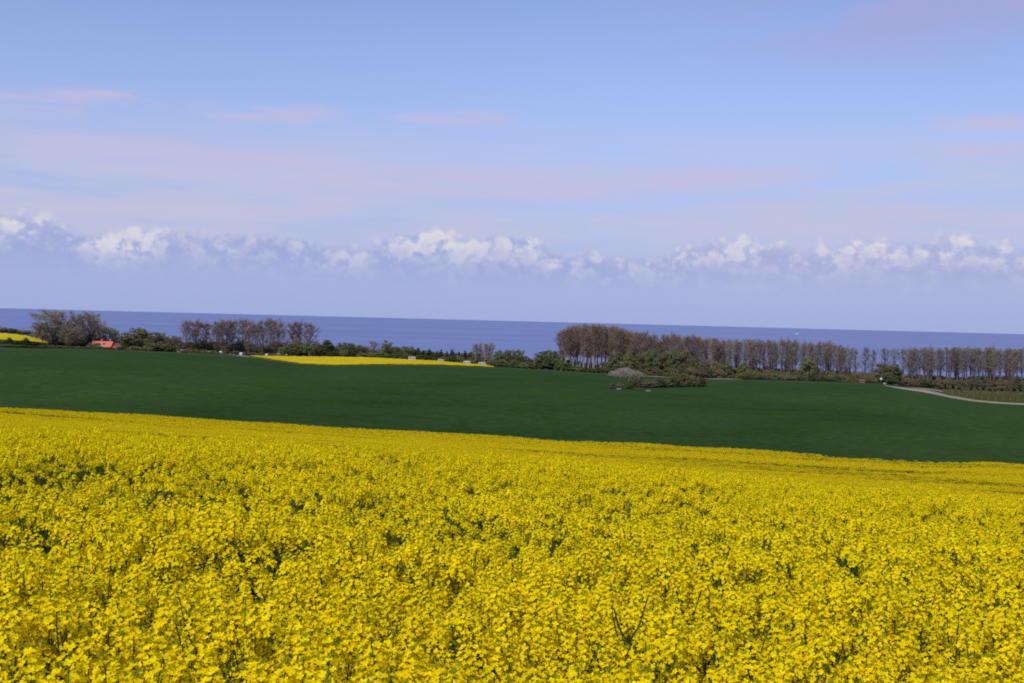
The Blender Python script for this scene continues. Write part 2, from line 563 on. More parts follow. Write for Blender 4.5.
def land(name, rs, mat, smooth=True):
    n = len(AZG) - 1
    a = AZG[:-1]
    aw = (a + math.pi) % (2 * math.pi) - math.pi
    verts = []
    for r in rs:
        z = terrain(aw, np.full_like(aw, r))
        verts.append(np.stack([r * np.sin(a), r * np.cos(a), z], 1))
    verts = np.concatenate(verts)
    faces = []
    for i in range(len(rs) - 1):
        for k in range(n):
            k2 = (k + 1) % n
            faces.append((i * n + k, (i + 1) * n + k, (i + 1) * n + k2, i * n + k2)[::-1])
    me = bpy.data.meshes.new(name)
    me.from_pydata(verts.tolist(), [], faces)
    me.materials.append(mat)
    me.polygons.foreach_set('use_smooth', [True] * len(faces))
    me.update()
    o = link(name, me)
    o['kind'] = 'structure'
    return o


RF = 205.0
land('ground', np.concatenate([np.linspace(0.05, 3.4, 8), np.linspace(3.6, 40, 60), np.linspace(42, 130, 40), np.linspace(134, RF, 20)]), M['soil'])
land('wheat_field', np.concatenate([np.linspace(RF, 430, 60)]), M['wheat'])
land('coastal_land', np.concatenate([np.linspace(430, 700, 60), np.linspace(710, 1100, 30)]), M['coast'])

# the sea reaches the horizon
n = 360
rs = [700, 1100, 2000, 4000, 8000, 15000, SEA_R]
sv = [(r * math.sin(R(k)), r * math.cos(R(k)), 0.0) for r in rs for k in range(n)]
sf = [((i * n + k), (i * n + (k + 1) % n), ((i + 1) * n + (k + 1) % n), ((i + 1) * n + k)) for i in range(len(rs) - 1) for k in range(n)]
me = bpy.data.meshes.new('sea')
me.from_pydata(sv, [], sf)
me.materials.append(M['sea'])
link('sea', me)['kind'] = 'structure'


def ribbon(name, pts, widths, mat, dz=0.06):
    """a track laid on the land; pts as (azimuth, range)"""
    P = [Vector((r * math.sin(a), r * math.cos(a), 0)) for a, r in pts]
    dense, wd = [], []
    for k in range(len(P) - 1):
        for t in np.linspace(0, 1, 14, endpoint=(k == len(P) - 2)):
            dense.append(P[k].lerp(P[k + 1], t)); wd.append(widths[k] * (1 - t) + widths[k + 1] * t)
    v, f = [], []
    for k, p in enumerate(dense):
        d = (dense[min(k + 1, len(dense) - 1)] - dense[max(k - 1, 0)]).normalized()
        s = Vector((-d.y, d.x, 0))
        for j in range(5):
            q = p + s * wd[k] * (j / 4 - 0.5)
            a = math.atan2(q.x, q.y)
            v.append((q.x, q.y, tz(a, math.hypot(q.x, q.y)) + dz))
    for k in range(len(dense) - 1):
        for j in range(4):
            f.append((k * 5 + j, k * 5 + j + 1, (k + 1) * 5 + j + 1, (k + 1) * 5 + j))
    me = bpy.data.meshes.new(name)
    me.from_pydata(v, [], f)
    me.materials.append(mat)
    me.update()
    o = link(name, me)
    o['kind'] = 'structure'
    return o


def at_r(x, y, r):
    return ray(x, y)[0], r


ribbon('sand_track', [at_r(885, 386, 436), at_r(905, 389, 437), at_r(930, 392, 438), at_r(950, 396, 438), at_r(975, 400, 437), at_r(1000, 403, 437), at_r(1030, 405, 437)],
       [4, 15, 21, 17, 11, 8, 8], M['sand'])
ribbon('field_track', [at_r(915, 389, 452), at_r(930, 390, 464), at_r(944, 391, 470)], [6, 6, 6], M['sand'])
ribbon('sandy_lane', [at_r(216, 354, 500), at_r(232, 356, 470), at_r(246, 358, 446), at_r(258, 359, 438)], [9, 9, 6, 4], M['sand'])
ribbon('farm_track', [at_r(641, 377, 452), at_r(655, 377, 450), at_r(668, 377, 452)], [12, 14, 12], M['sand'], 0.25)
ribbon('gravel_track', [at_r(706, 380, 446), at_r(722, 380, 444), at_r(738, 380, 448)], [10, 12, 9], M['sand'], 0.25)

# ------------------------------------------------------------------ rape crop
def rnd_unit(rng):
    z = rng.uniform(-1, 1); t = rng.uniform(0, 2 * math.pi); s = math.sqrt(1 - z * z)
    return Vector((s * math.cos(t), s * math.sin(t), z))


def flower(mb, c, nrm, s, rng):
    nrm = nrm.normalized()
    a = nrm.orthogonal().normalized()
    b = nrm.cross(a)
    t0 = rng.uniform(0, 1.6)
    for k in range(4):
        t = t0 + k * math.pi / 2 + rng.uniform(-.15, .15)
        u = (a * math.cos(t) + b * math.sin(t))
        w = nrm.cross(u)
        up = nrm * s * rng.uniform(0.0, 0.45)
        L = s * rng.uniform(.85, 1.1)
        mb.face([c, c + u * L * .55 - w * L * .44 + up * .5, c + u * L - w * L * .26 + up, c + u * L + w * L * .26 + up, c + u * L * .55 + w * L * .44 + up * .5], M['petal'])


def raceme_mesh(rng, nfl, Rr, L, fs=0.0105):
    """flower head with its axis along +Z, origin at its foot"""
    mb = MB()
    mb.tube([(0, 0, -0.02), (0, 0, L * .9)], [.0022, .0012], M['rape_stem'], 3)
    for k in range(nfl):
        t = (k + .5) / nfl
        ang = k * 2.39996 + rng.uniform(-.3, .3)
        rr = Rr * (1 - .72 * t ** 1.6) * rng.uniform(.8, 1.15)
        o = Vector((math.cos(ang), math.sin(ang), 0))
        c = o * rr + Vector((0, 0, L * t + rng.uniform(-.006, .006)))
        foot = Vector((0, 0, L * t * .8 - .012))
        side = Vector((-o.y, o.x, 0)) * .0012
        mb.face([foot - side, foot + side, c], M['rape_stem'])
        flower(mb, c, o * rng.uniform(.4, 1.0) + Vector((0, 0, .35 + t)) + rnd_unit(rng) * .35, fs * rng.uniform(.9, 1.15), rng)
    for k in range(9):
        ang = k * 2.4
        c = Vector((math.cos(ang) * .006, math.sin(ang) * .006, L + .004 + .006 * rng.random()))
        d = .0032
        mb.face([c + Vector((d, 0, -d)), c + Vector((-d, d, -d)), c + Vector((0, 0, d * 1.8))], M['bud'])
        mb.face([c + Vector((-d, d, -d)), c + Vector((-d, -d, -d)), c + Vector((0, 0, d * 1.8))], M['bud'])
        mb.face([c + Vector((-d, -d, -d)), c + Vector((d, 0, -d)), c + Vector((0, 0, d * 1.8))], M['bud'])
    return mb


rng = random.Random(7)
RAC = [raceme_mesh(rng, rng.randint(22, 32), rng.uniform(.030, .044), rng.uniform(.06, .12), .0110) for _ in range(8)]
RACB = [raceme_mesh(rng, rng.randint(20, 28), rng.uniform(.032, .044), rng.uniform(.04, .07)) for _ in range(6)]
RAC_ME = [r.mesh('flower_head') for r in RAC]


def leaf_blade(mb, p, d, L, wd, m, rng):
    d = d.normalized()
    side = d.cross(Vector((0, 0, 1)))
    if side.length < .01: side = Vector((1, 0, 0))
    side.normalize()
    dr = Vector((0, 0, -L * rng.uniform(.1, .5)))
    q = [p, p + d * L * .35, p + d * L * .7 + dr * .35, p + d * L + dr]
    w = [wd * .3, wd, wd * .7, 0.002]
    for k in range(3):
        mb.face([q[k] - side * w[k], q[k] + side * w[k], q[k + 1] + side * w[k + 1], q[k + 1] - side * w[k + 1]], m)


def plant_design(rng, hgt=1.0, nb=5, green=False, stemmat=None, low=.80, rac=None):
    """returns (stem builder, leaf builder, list of (raceme index, matrix))"""
    sm = stemmat or M['rape_stem']
    st, lf, heads = MB(), MB(), []
    lean = Vector((rng.uniform(-.06, .06), rng.uniform(-.06, .06), 0))
    def ax(t): return lean * t * t + Vector((0, 0, hgt * t))
    st.tube([ax(t) for t in (0, .3, .6, .8, .93)], [.0075, .0068, .0055, .004, .0028], sm, 5)
    tips = [(ax(.93), (ax(.93) - ax(.8)).normalized())]
    for k in range(nb):
        t = rng.uniform(.42, .76)
        ang = k * 2.4 + rng.uniform(-.5, .5)
        o = Vector((math.cos(ang), math.sin(ang), 0))
        L = max(.16, rng.uniform(low, 1.0) - t) * hgt
        sp = rng.uniform(.35, .62)
        p0 = ax(t)
        p1 = p0 + o * L * sp * .5 + Vector((0, 0, L * .42))
        p2 = p0 + o * L * sp * .85 + Vector((0, 0, L))
        st.tube([p0, p1, p2], [.0042, .0034, .0022], sm, 4)
        tips.append((p2, (p2 - p1).normalized()))
        if rng.random() < .7:
            leaf_blade(lf, p0, o + Vector((0, 0, .5)), rng.uniform(.09, .16), rng.uniform(.012, .022), M['rape_leaf'], rng)
    for k in range(9):
        t = rng.uniform(.2, .66)
        ang = rng.uniform(0, 6.28)
        leaf_blade(lf, ax(t), Vector((math.cos(ang), math.sin(ang), .6)), rng.uniform(.13, .25), rng.uniform(.02, .045), M['rape_leaf'], rng)
    for p, d in tips:
        if green and rng.random() < .66:
            for q in range(6):         # heads gone over: only pods and a few leaves
                o = rnd_unit(rng)
                leaf_blade(lf, p - d * .05 * q * .3, Vector((o.x, o.y, .8)), .07, .006, M['rape_leaf'], rng)
            continue
        d = (d + Vector((0, 0, .8))).normalized()
        for q in range(9):             # young pods below the blossom
            o = rnd_unit(rng); o = Vector((o.x, o.y, rng.uniform(.3, .9))).normalized()
            p_ = p - d * rng.uniform(.0, .13)
            sd = Vector((-o.y, o.x, 0)).normalized() * .0016
            st.face([p_ - sd, p_ + sd, p_ + o * rng.uniform(.03, .055)], M['rape_stem'])
        rot = d.to_track_quat('Z', 'Y').to_matrix() @ Matrix.Rotation(rng.uniform(0, 6.28), 3, 'Z')
        s = rng.uniform(.85, 1.2)
        heads.append((rng.randrange(len(rac or RAC)), Matrix.Translation(p) @ (rot * s).to_4x4()))
    return st, lf, heads


def merged(design, RAC=RAC):
    st, lf, heads = design
    mb = MB(); mb.join(st); mb.join(lf)
    for i, m in heads:
        t = MB(); t.mats = RAC[i].mats; t.f = RAC[i].f; t.m = RAC[i].m
        t.v = [m @ Vector(p) for p in RAC[i].v]
        mb.join(t)
    return mb


NPL = 9
designs = [plant_design(rng, rng.uniform(.93, 1.06), rng.randint(5, 7), low=.60) for _ in range(NPL)]
NPB = 7
compact = [plant_design(rng, rng.uniform(.93, 1.04), rng.randint(3, 4), low=.84, rac=RACB) for _ in range(NPB)]
greens = [plant_design(rng, rng.uniform(.88, .98), rng.randint(4, 5), True, rac=RACB) for _ in range(5)]

# far plants: patches of 0.7 m with simple heads
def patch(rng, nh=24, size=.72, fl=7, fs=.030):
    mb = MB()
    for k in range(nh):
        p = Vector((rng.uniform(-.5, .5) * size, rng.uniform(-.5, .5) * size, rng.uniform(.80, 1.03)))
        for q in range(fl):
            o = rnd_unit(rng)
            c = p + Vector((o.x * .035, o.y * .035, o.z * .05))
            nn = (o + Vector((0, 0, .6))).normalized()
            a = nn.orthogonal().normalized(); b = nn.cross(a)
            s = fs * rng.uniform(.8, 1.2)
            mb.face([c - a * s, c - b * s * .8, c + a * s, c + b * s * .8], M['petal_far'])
        s = .010
        t = rng.uniform(0, 3.14)
        sd = Vector((math.cos(t) * s, math.sin(t) * s, 0))
        mb.face([p - sd, p + sd, Vector((p.x * .8, p.y * .8, .2)) + sd, Vector((p.x * .8, p.y * .8, .2)) - sd], M['rape_stem'])
        if k % 2 == 0:
            o = rnd_unit(rng)
            leaf_blade(mb, Vector((p.x * .9, p.y * .9, rng.uniform(.5, .78))), Vector((o.x, o.y, .6)), .2, .04, M['rape_leaf'], rng)
    return mb

protos = [merged(d) for d in designs] + [merged(d, RACB) for d in compact] + [merged(d, RACB) for d in greens] + [patch(rng) for _ in range(6)] + [patch(rng, 4) for _ in range(2)]
pcol = bpy.data.collections.new('crop_models')
for i, p in enumerate(protos):
    pcol.objects.link(bpy.data.objects.new('crop_model_%02d' % i, p.mesh('crop_model')))
I_COMPACT, I_GREEN = NPL, NPL + NPB
I_PATCH = I_GREEN + 5
I_THIN = I_PATCH + 6

NPR = np.random.default_rng(5)
_tab = NPR.random((256, 256))
def vnoise(x, y):
    xi = np.floor(x).astype(int); yi = np.floor(y).astype(int)
    fx = x - xi; fy = y - yi
    fx = fx * fx * (3 - 2 * fx); fy = fy * fy * (3 - 2 * fy)
    def t(a, b): return _tab[a % 256, b % 256]
    return (t(xi, yi) * (1 - fx) + t(xi + 1, yi) * fx) * (1 - fy) + (t(xi, yi + 1) * (1 - fx) + t(xi + 1, yi + 1) * fx) * fy


# hollows where the crop is short and green; they lie across the slope
holes = []
for hx, hy, rx, ry in ((180, 516, .75, .32), (368, 522, .55, .25), (395, 464, 1.2, 1.0), (75, 480, 1.0, .6), (172, 484, .7, .5), (650, 503, .8, .45), (40, 548, .45, .2),
                       (290, 477, .7, .5), (20, 500, .6, .3), (330, 452, 1.2, 1.0), (250, 500, .5, .3)):
    a, d = ray(hx, hy)
    rr = np.linspace(3, 40, 2000)
    z = terrain(np.full_like(rr, a), rr) + CROP * .85 - (EYE - rr * d)
    k = np.where(z >= 0)[0]
    r = rr[k[0]] if len(k) else 30
    holes.append((r * math.sin(a), r * math.cos(a), rx, ry))


def hollow(x, y):
    h = np.zeros_like(x)
    wx = x + (vnoise(x * 2.2, y * 2.2) - .5) * .7
    wy = y + (vnoise(x * 2.2 + 40, y * 2.2) - .5) * .5
    for a, b, rx, ry in holes:
        h = np.maximum(h, 1.25 - np.hypot((wx - a) / (rx * 1.15), (wy - b) / (ry * 2.6)))
    return np.clip(h * 1.6, 0, 1)


def scatter(r0, r1, dens, a0, a1):
    cell = 1 / math.sqrt(dens)
    A, RR = [], []
    r = r0
    while r < r1:
        n = max(1, int(r * (a1 - a0) / cell))
        A.append(a0 + (a1 - a0) * (np.arange(n) + NPR.uniform(-.15, 1.15, n)) / n)
        RR.append(r + cell * NPR.uniform(-.15, 1.15, n))
        r += cell
    a, r = np.concatenate(A), np.concatenate(RR)
    k = (r > r0) & (r < r1)
    return a[k], r[k]


A0, A1 = R(-44), R(44)
NEAR_R = 5.25
P, IDX, SC, ROT = [], [], [], []
def put(a, r, idx, sc, tilt=.06):
    x, y = r * np.sin(a), r * np.cos(a)
    P.append(np.stack([x, y, terrain(a, r)], 1))
    IDX.append(idx); SC.append(sc)
    n = len(r)
    ROT.append(np.stack([NPR.normal(0, tilt, n), NPR.normal(0, tilt, n), NPR.random(n) * 6.283], 1))


# detailed plants
def plants(a, r):
    x, y = r * np.sin(a), r * np.cos(a)
    h = hollow(x, y)
    big = vnoise(x * .55 + 7, y * .55) * .6 + vnoise(x * 1.7, y * 1.7 + 9) * .4
    s = .90 + .22 * big + NPR.normal(0, 1, len(r)) * np.interp(r, [5, 12, 25], [.042, .06, .075]) - .26 * h
    gr = NPR.random(len(r)) < np.clip(.0 + .85 * h + (.20 + 1.2 * (.46 - big)) * np.interp(r, [6.5, 9, 16, 26], [0, 1, 1, .4]) * np.interp(a, [-.1, .25], [1.15, .6]), 0.0, .90)
    idx = np.where(gr, I_GREEN + NPR.integers(0, 5, len(r)), np.where(NPR.random(len(r)) < np.interp(r, [6, 8.5], [0, 1]), I_COMPACT + NPR.integers(0, NPB, len(r)), NPR.integers(0, NPL, len(r))))
    return s, idx
a, r = scatter(NEAR_R, 36, 32, A0, A1)
k = NPR.random(len(r)) < np.interp(r, [5, 7, 10, 20, 30], [1.0, .86, .62, .62, .78])
a, r = a[k], r[k]
s, idx = plants(a, r)
put(a, r, idx, s)
# the crop goes on to both sides of the picture, and shorter plants fill in below
for a0, a1 in ((R(-75), R(-27.5)), (R(27.5), R(75))):
    a, r = scatter(2.5, NEAR_R, 30, a0, a1)
    s, idx = plants(a, r)
    put(a, r, idx, s)
a, r = scatter(3.0, 12, 11, A0, A1)
put(a, r, I_COMPACT + NPR.integers(0, NPB, len(r)), NPR.uniform(.62, .80, len(r)))
# patches further down the slope and on the far side of the dip
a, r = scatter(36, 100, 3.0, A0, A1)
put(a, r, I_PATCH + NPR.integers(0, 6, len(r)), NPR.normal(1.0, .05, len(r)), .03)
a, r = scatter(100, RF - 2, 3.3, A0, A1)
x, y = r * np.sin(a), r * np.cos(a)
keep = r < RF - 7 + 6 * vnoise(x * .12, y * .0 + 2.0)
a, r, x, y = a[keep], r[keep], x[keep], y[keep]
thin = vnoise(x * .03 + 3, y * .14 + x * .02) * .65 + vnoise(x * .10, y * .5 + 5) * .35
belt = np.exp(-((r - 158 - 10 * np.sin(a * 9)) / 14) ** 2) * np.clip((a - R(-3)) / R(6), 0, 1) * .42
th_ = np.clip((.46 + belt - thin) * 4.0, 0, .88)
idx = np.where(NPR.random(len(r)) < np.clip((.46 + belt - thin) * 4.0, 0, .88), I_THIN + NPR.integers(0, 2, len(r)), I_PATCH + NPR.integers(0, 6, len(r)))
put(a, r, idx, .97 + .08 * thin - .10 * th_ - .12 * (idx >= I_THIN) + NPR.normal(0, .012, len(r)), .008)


def gn_scatter(name, P, IDX, SC, ROT):
    P, IDX, SC, ROT = np.concatenate(P), np.concatenate(IDX), np.concatenate(SC), np.concatenate(ROT)
    me = bpy.data.meshes.new(name)
    me.from_pydata(P.tolist(), [], [])
    at = me.attributes.new('idx', 'INT', 'POINT'); at.data.foreach_set('value', IDX.astype(np.int32))
    at = me.attributes.new('size', 'FLOAT', 'POINT'); at.data.foreach_set('value', SC.astype(np.float32))
    at = me.attributes.new('rot', 'FLOAT_VECTOR', 'POINT'); at.data.foreach_set('vector', ROT.astype(np.float32).ravel())
    o = link(name, me)
    ng = bpy.data.node_groups.new('crop_scatter', 'GeometryNodeTree')
    ng.interface.new_socket('Geometry', in_out='INPUT', socket_type='NodeSocketGeometry')
    ng.interface.new_socket('Geometry', in_out='OUTPUT', socket_type='NodeSocketGeometry')
    N = ng.nodes.new
    gi, go = N('NodeGroupInput'), N('NodeGroupOutput')
    ci = N('GeometryNodeCollectionInfo'); ci.inputs['Collection'].default_value = pcol
    ci.inputs['Separate Children'].default_value = True
    ci.inputs['Reset Children'].default_value = True
    ip = N('GeometryNodeInstanceOnPoints')
    ip.inputs['Pick Instance'].default_value = True
    def named(nm, typ):
        q = N('GeometryNodeInputNamedAttribute'); q.data_type = typ; q.inputs['Name'].default_value = nm
        return q.outputs[0]
    e2r = N('FunctionNodeEulerToRotation')
    L = ng.links.new
    L(gi.outputs[0], ip.inputs['Points'])
    L(ci.outputs[0], ip.inputs['Instance'])
    L(named('idx', 'INT'), ip.inputs['Instance Index'])
    L(named('rot', 'FLOAT_VECTOR'), e2r.inputs[0])
    L(e2r.outputs[0], ip.inputs['Rotation'])
    L(named('size', 'FLOAT'), ip.inputs['Scale'])
    L(ip.outputs[0], go.inputs[0])
    md = o.modifiers.new('scatter', 'NODES')
    md.node_group = ng
    return o


crop = gn_scatter('rapeseed_crop', P, IDX, SC, ROT)
tag(crop, 'dense yellow flowering rapeseed crop rolling down to the dark green field', 'rapeseed crop', kind='stuff')

# the plants nearest to the camera, each its own thing
stem_me = [d[0].mesh('stem') for d in designs]
leaf_me = [d[1].mesh('foliage') for d in designs]
def plant_object(loc, k, sc, rz, label, group, tilt=(0, 0)):
    o = bpy.data.objects.new('rapeseed_plant', None)
    S.collection.objects.link(o)
    o.empty_display_size = .1
    o.location = loc
    o.rotation_euler = (tilt[0], tilt[1], rz)
    o.scale = (sc, sc, sc)
    tag(o, label, 'rapeseed plant', group)
    link('stem', stem_me[k], o)
    link('foliage', leaf_me[k], o)
    for i, m in designs[k][2]:
        h = link('flower_head', RAC_ME[i], o)
        h.matrix_local = m
    return o


PG = 'rapeseed plants along the bottom of the picture'
a, r = scatter(2.95, NEAR_R, 32, R(-27.5), R(27.5))
s, _ = plants(a, r)
rngp = random.Random(3)
order = np.argsort(r)
order = order[:298]
print('near plants', len(order))
for i in order:
    plant_object(xyz(float(a[i]), float(r[i])), rngp.randrange(NPL), float(s[i]), rngp.uniform(0, 6.28),
                 'yellow flowering rapeseed plant standing among its neighbours at the near edge of the field', PG,
                 (rngp.gauss(0, .06), rngp.gauss(0, .06)))

# a few plants whose dark forked stems show above the blossom
def dark_plant(x, y, label, seed, hgt):
    rg = random.Random(seed)
    d = ray(x, y)
    a = d[0]
    rr = np.linspace(2.8, 12, 2000)
    z = terrain(np.full_like(rr, a), rr) + CROP * .93 - (EYE - rr * d[1])
    k = np.where(z >= 0)[0]
    r = float(rr[k[0]])
    o = bpy.data.objects.new('rapeseed_plant', None)
    S.collection.objects.link(o)
    o.location = xyz(a, r)
    tag(o, label, 'rapeseed plant', 'rapeseed plants with bare dark stems')
    st, lf, fl = MB(), MB(), MB()
    top = hgt
    st.tube([(0, 0, 0), (.01, 0, top * .6), (.0, 0, top * .86)], [.009, .008, .006], M['dry_stem'], 6)
    for k in range(5):
        t = rg.uniform(.66, .86)
        ang = rg.choice((0, math.pi)) + rg.uniform(-.6, .6)
        ov = Vector((math.cos(ang), math.sin(ang), 0))
        L = rg.uniform(.12, .22)
        p0 = Vector((0, 0, top * t)); p1 = p0 + ov * L * .25 + Vector((0, 0, L * .4)); p2 = p0 + ov * L * .42 + Vector((0, 0, L))
        st.tube([p0, p1, p2], [.005, .004, .0022], M['dry_stem'], 5)
        leaf_blade(lf, p0, ov + Vector((0, 0, .3)), .13, .014, M['rape_leaf'], rg)
        hd = link('flower_head', RAC_ME[rg.randrange(8)], o)
        hd.location = p2
        hd.scale = (.8, .8, .7)
    link('stem', st.mesh('stem'), o)
    link('foliage', lf.mesh('foliage'), o)

dark_plant(628, 640, 'rapeseed plant with dark forked bare stems, left of the taller upright dark stem', 5, 1.10)
dark_plant(688, 618, 'taller rapeseed plant with an upright dark stem between the two forked ones', 6, 1.12)
dark_plant(920, 632, 'rapeseed plant with a dark V-shaped fork in the bottom right corner of the field', 9, 1.10)
dark_plant(196, 655, 'rapeseed plant with a straight dark stem in the lower left of the field', 12, 1.10)

# ------------------------------------------------------------------ far rape fields as a crop with its own thickness
def crop_sheet(name, edge_near, edge_far, label, hgt=.55, nx=90, ny=12):
    """edges as lists of (azimuth, range)"""
    def samp(e, n):
        e = sorted(e)
        a = np.array([q[0] for q in e]); r = np.array([q[1] for q in e])
        return a, r
    an, rn = samp(edge_near, nx); af, rf = samp(edge_far, nx)
    aa = np.linspace(max(an[0], af[0]), min(an[-1], af[-1]), nx)
    v, f = [], []
    rows = []
    for i, a in enumerate(aa):
        r0 = np.interp(a, an, rn); r1 = np.interp(a, af, rf)
        for j in range(ny + 1):
            r = r0 + (r1 - r0) * j / ny
            edge = (j in (0, ny)) or (i in (0, nx - 1))
            z = tz(a, r)
            top = z + hgt * (.9 if edge else 1.0) + float(vnoise(np.array([r * math.sin(a) * .9]), np.array([r * math.cos(a) * .5]))[0]) * .25
            v.append((r * math.sin(a), r * math.cos(a), top))
    k = len(v)
    for i in range(nx - 1):
        for j in range(ny):
            f.append((i * (ny + 1) + j, (i + 1) * (ny + 1) + j, (i + 1) * (ny + 1) + j + 1, i * (ny + 1) + j + 1))
    # skirt of stems down to the soil
    border = [i * (ny + 1) for i in range(nx)] + [(nx - 1) * (ny + 1) + j for j in range(1, ny + 1)] + [i * (ny + 1) + ny for i in range(nx - 2, -1, -1)] + [j for j in range(ny - 1, 0, -1)]
    for b in border:
        p = v[b]
        v.append((p[0], p[1], p[2] - hgt - .3))
    nb = len(border)
    mi = [0] * len(f)
    for q in range(nb):
        q2 = (q + 1) % nb
        f.append((border[q2], border[q], k + q, k + q2)); mi.append(1)
    me = bpy.data.meshes.new(name)
    me.from_pydata(v, [], f)
    me.materials.append(M['far_rape']); me.materials.append(M['rape_side'])
    me.polygons.foreach_set('material_index', mi)
    me.update()
    o = link(name, me)
    tag(o, label, 'rapeseed crop', kind='stuff')
    return o


M['far_rape'] = ground_mat('far_rape_blossom', [(0.46, 0.36, 0.012), (0.53, 0.41, 0.014), (0.40, 0.32, 0.014)], 0.8, (0.02, 0.15, 0.9))
M['rape_side'] = ground_mat('rape_stems', [(0.06, 0.085, 0.018), (0.08, 0.10, 0.02), (0.10, 0.09, 0.015)], 0.9, (0.05, 0.3, 2.0))
crop_sheet('distant_rapeseed_crop', [at_r(249, 358, 440), at_r(300, 365, 433), at_r(400, 366, 433), at_r(470, 367, 434), at_r(494, 368, 436)],
           [at_r(249, 357, 442), at_r(275, 357, 508), at_r(380, 358, 512), at_r(440, 362, 505), at_r(475, 366, 480), at_r(494, 368, 438)],
           'bright yellow wedge of rapeseed beyond the green field, in front of the low woods')
crop_sheet('hillside_rapeseed_crop', [at_r(-20, 343, 560), at_r(20, 344, 560), at_r(48, 346, 575)],
           [at_r(-20, 333, 640), at_r(20, 336, 640), at_r(48, 341, 640)],
           'small yellow rapeseed field behind dark shrubs at the far left', nx=30)

# ------------------------------------------------------------------ trees
def bare_tree(seed, Ht, cw, clear, tilt, bark, twig, nprim=16, ntw=7, bud=0.10, twl=1.1, tww=0.035, form='poplar'):
    rg = random.Random(seed)
    tr, cr = MB(), MB()
    lean = Vector((rg.uniform(-.5, .5), rg.uniform(-.5, .5), 0))
    def ax(t): return lean * t * t + Vector((math.sin(t * 5 + seed) * .15, math.cos(t * 4 + seed) * .15, Ht * .96 * t))
    ts = [0, .12, .3, .5, .7, .85, 1.0]
    r0 = Ht * .017
    tr.tube([ax(t) for t in ts], [r0 * 1.3, r0, r0 * .85, r0 * .62, r0 * .4, r0 * .22, r0 * .08], bark, 6)
    ends = []
    for k in range(nprim):
        u = (k + rg.random()) / nprim
        t = clear + (.97 - clear) * u
        if form == 'poplar':
            L = cw * .5 * (0.40 + 0.85 * math.sin(math.pi * min(1, u * .85 + .12))) * rg.uniform(.6, 1.35)
        else:
            L = cw * .55 * (0.95 - 0.35 * u) * rg.uniform(.75, 1.2)
        ang = k * 2.4 + rg.uniform(-.4, .4)
        o = Vector((math.cos(ang), math.sin(ang), 0))
        ti = tilt * rg.uniform(.75, 1.25)
        p0 = ax(t)
        p1 = p0 + o * L * .5 * math.sin(ti) * 1.2 + Vector((0, 0, L * .45 * math.cos(ti)))
        p2 = p0 + o * L * math.sin(ti) * 1.1 + Vector((0, 0, L * 1.15 * math.cos(ti)))
        rr = r0 * .32 * (1 - .5 * u)
        tr.tube([p0, p1, p2], [rr, rr * .6, rr * .22], bark, 4, False)
        for q in range(6):
            s = .25 + .75 * (q + rg.random()) / 6
            base = p0.lerp(p1, s * 2) if s < .5 else p1.lerp(p2, s * 2 - 1)
            d2 = ((p2 - p0).normalized() + rnd_unit(rg) * .8 + Vector((0, 0, .25))).normalized()
            e = base + d2 * L * rg.uniform(.22, .45)
            ends.append((base, e))
    for j in range(int(nprim * .8)):
        t = rg.uniform(clear + .15, 1.0)
        ends.append((ax(t), ax(t) + (rnd_unit(rg) * .8 + Vector((0, 0, .7))) * cw * .2))
    for base, e in ends:
        sd = (e - base).cross(rnd_unit(rg)).normalized() * tww * 1.2
        cr.face([base - sd, base + sd, e], twig)
        for q in range(ntw):
            p = base.lerp(e, rg.uniform(.2, 1.0))
            d = ((e - base).normalized() * .7 + rnd_unit(rg) + Vector((0, 0, .25))).normalized()
            L = twl * rg.uniform(.5, 1.2)
            sd = d.cross(rnd_unit(rg)).normalized() * tww
            cr.face([p - sd, p + sd, p + d * L], twig)
            if bud > 0:
                for z in range(3):
                    c = p + d * L * rg.uniform(.4, 1.0) + rnd_unit(rg) * .15
                    n1 = rnd_unit(rg) * bud; n2 = n1.cross(rnd_unit(rg)).normalized() * bud
                    cr.face([c - n1, c - n2, c + n1, c + n2], twig)
    return tr.mesh('trunk'), cr.mesh('crown')


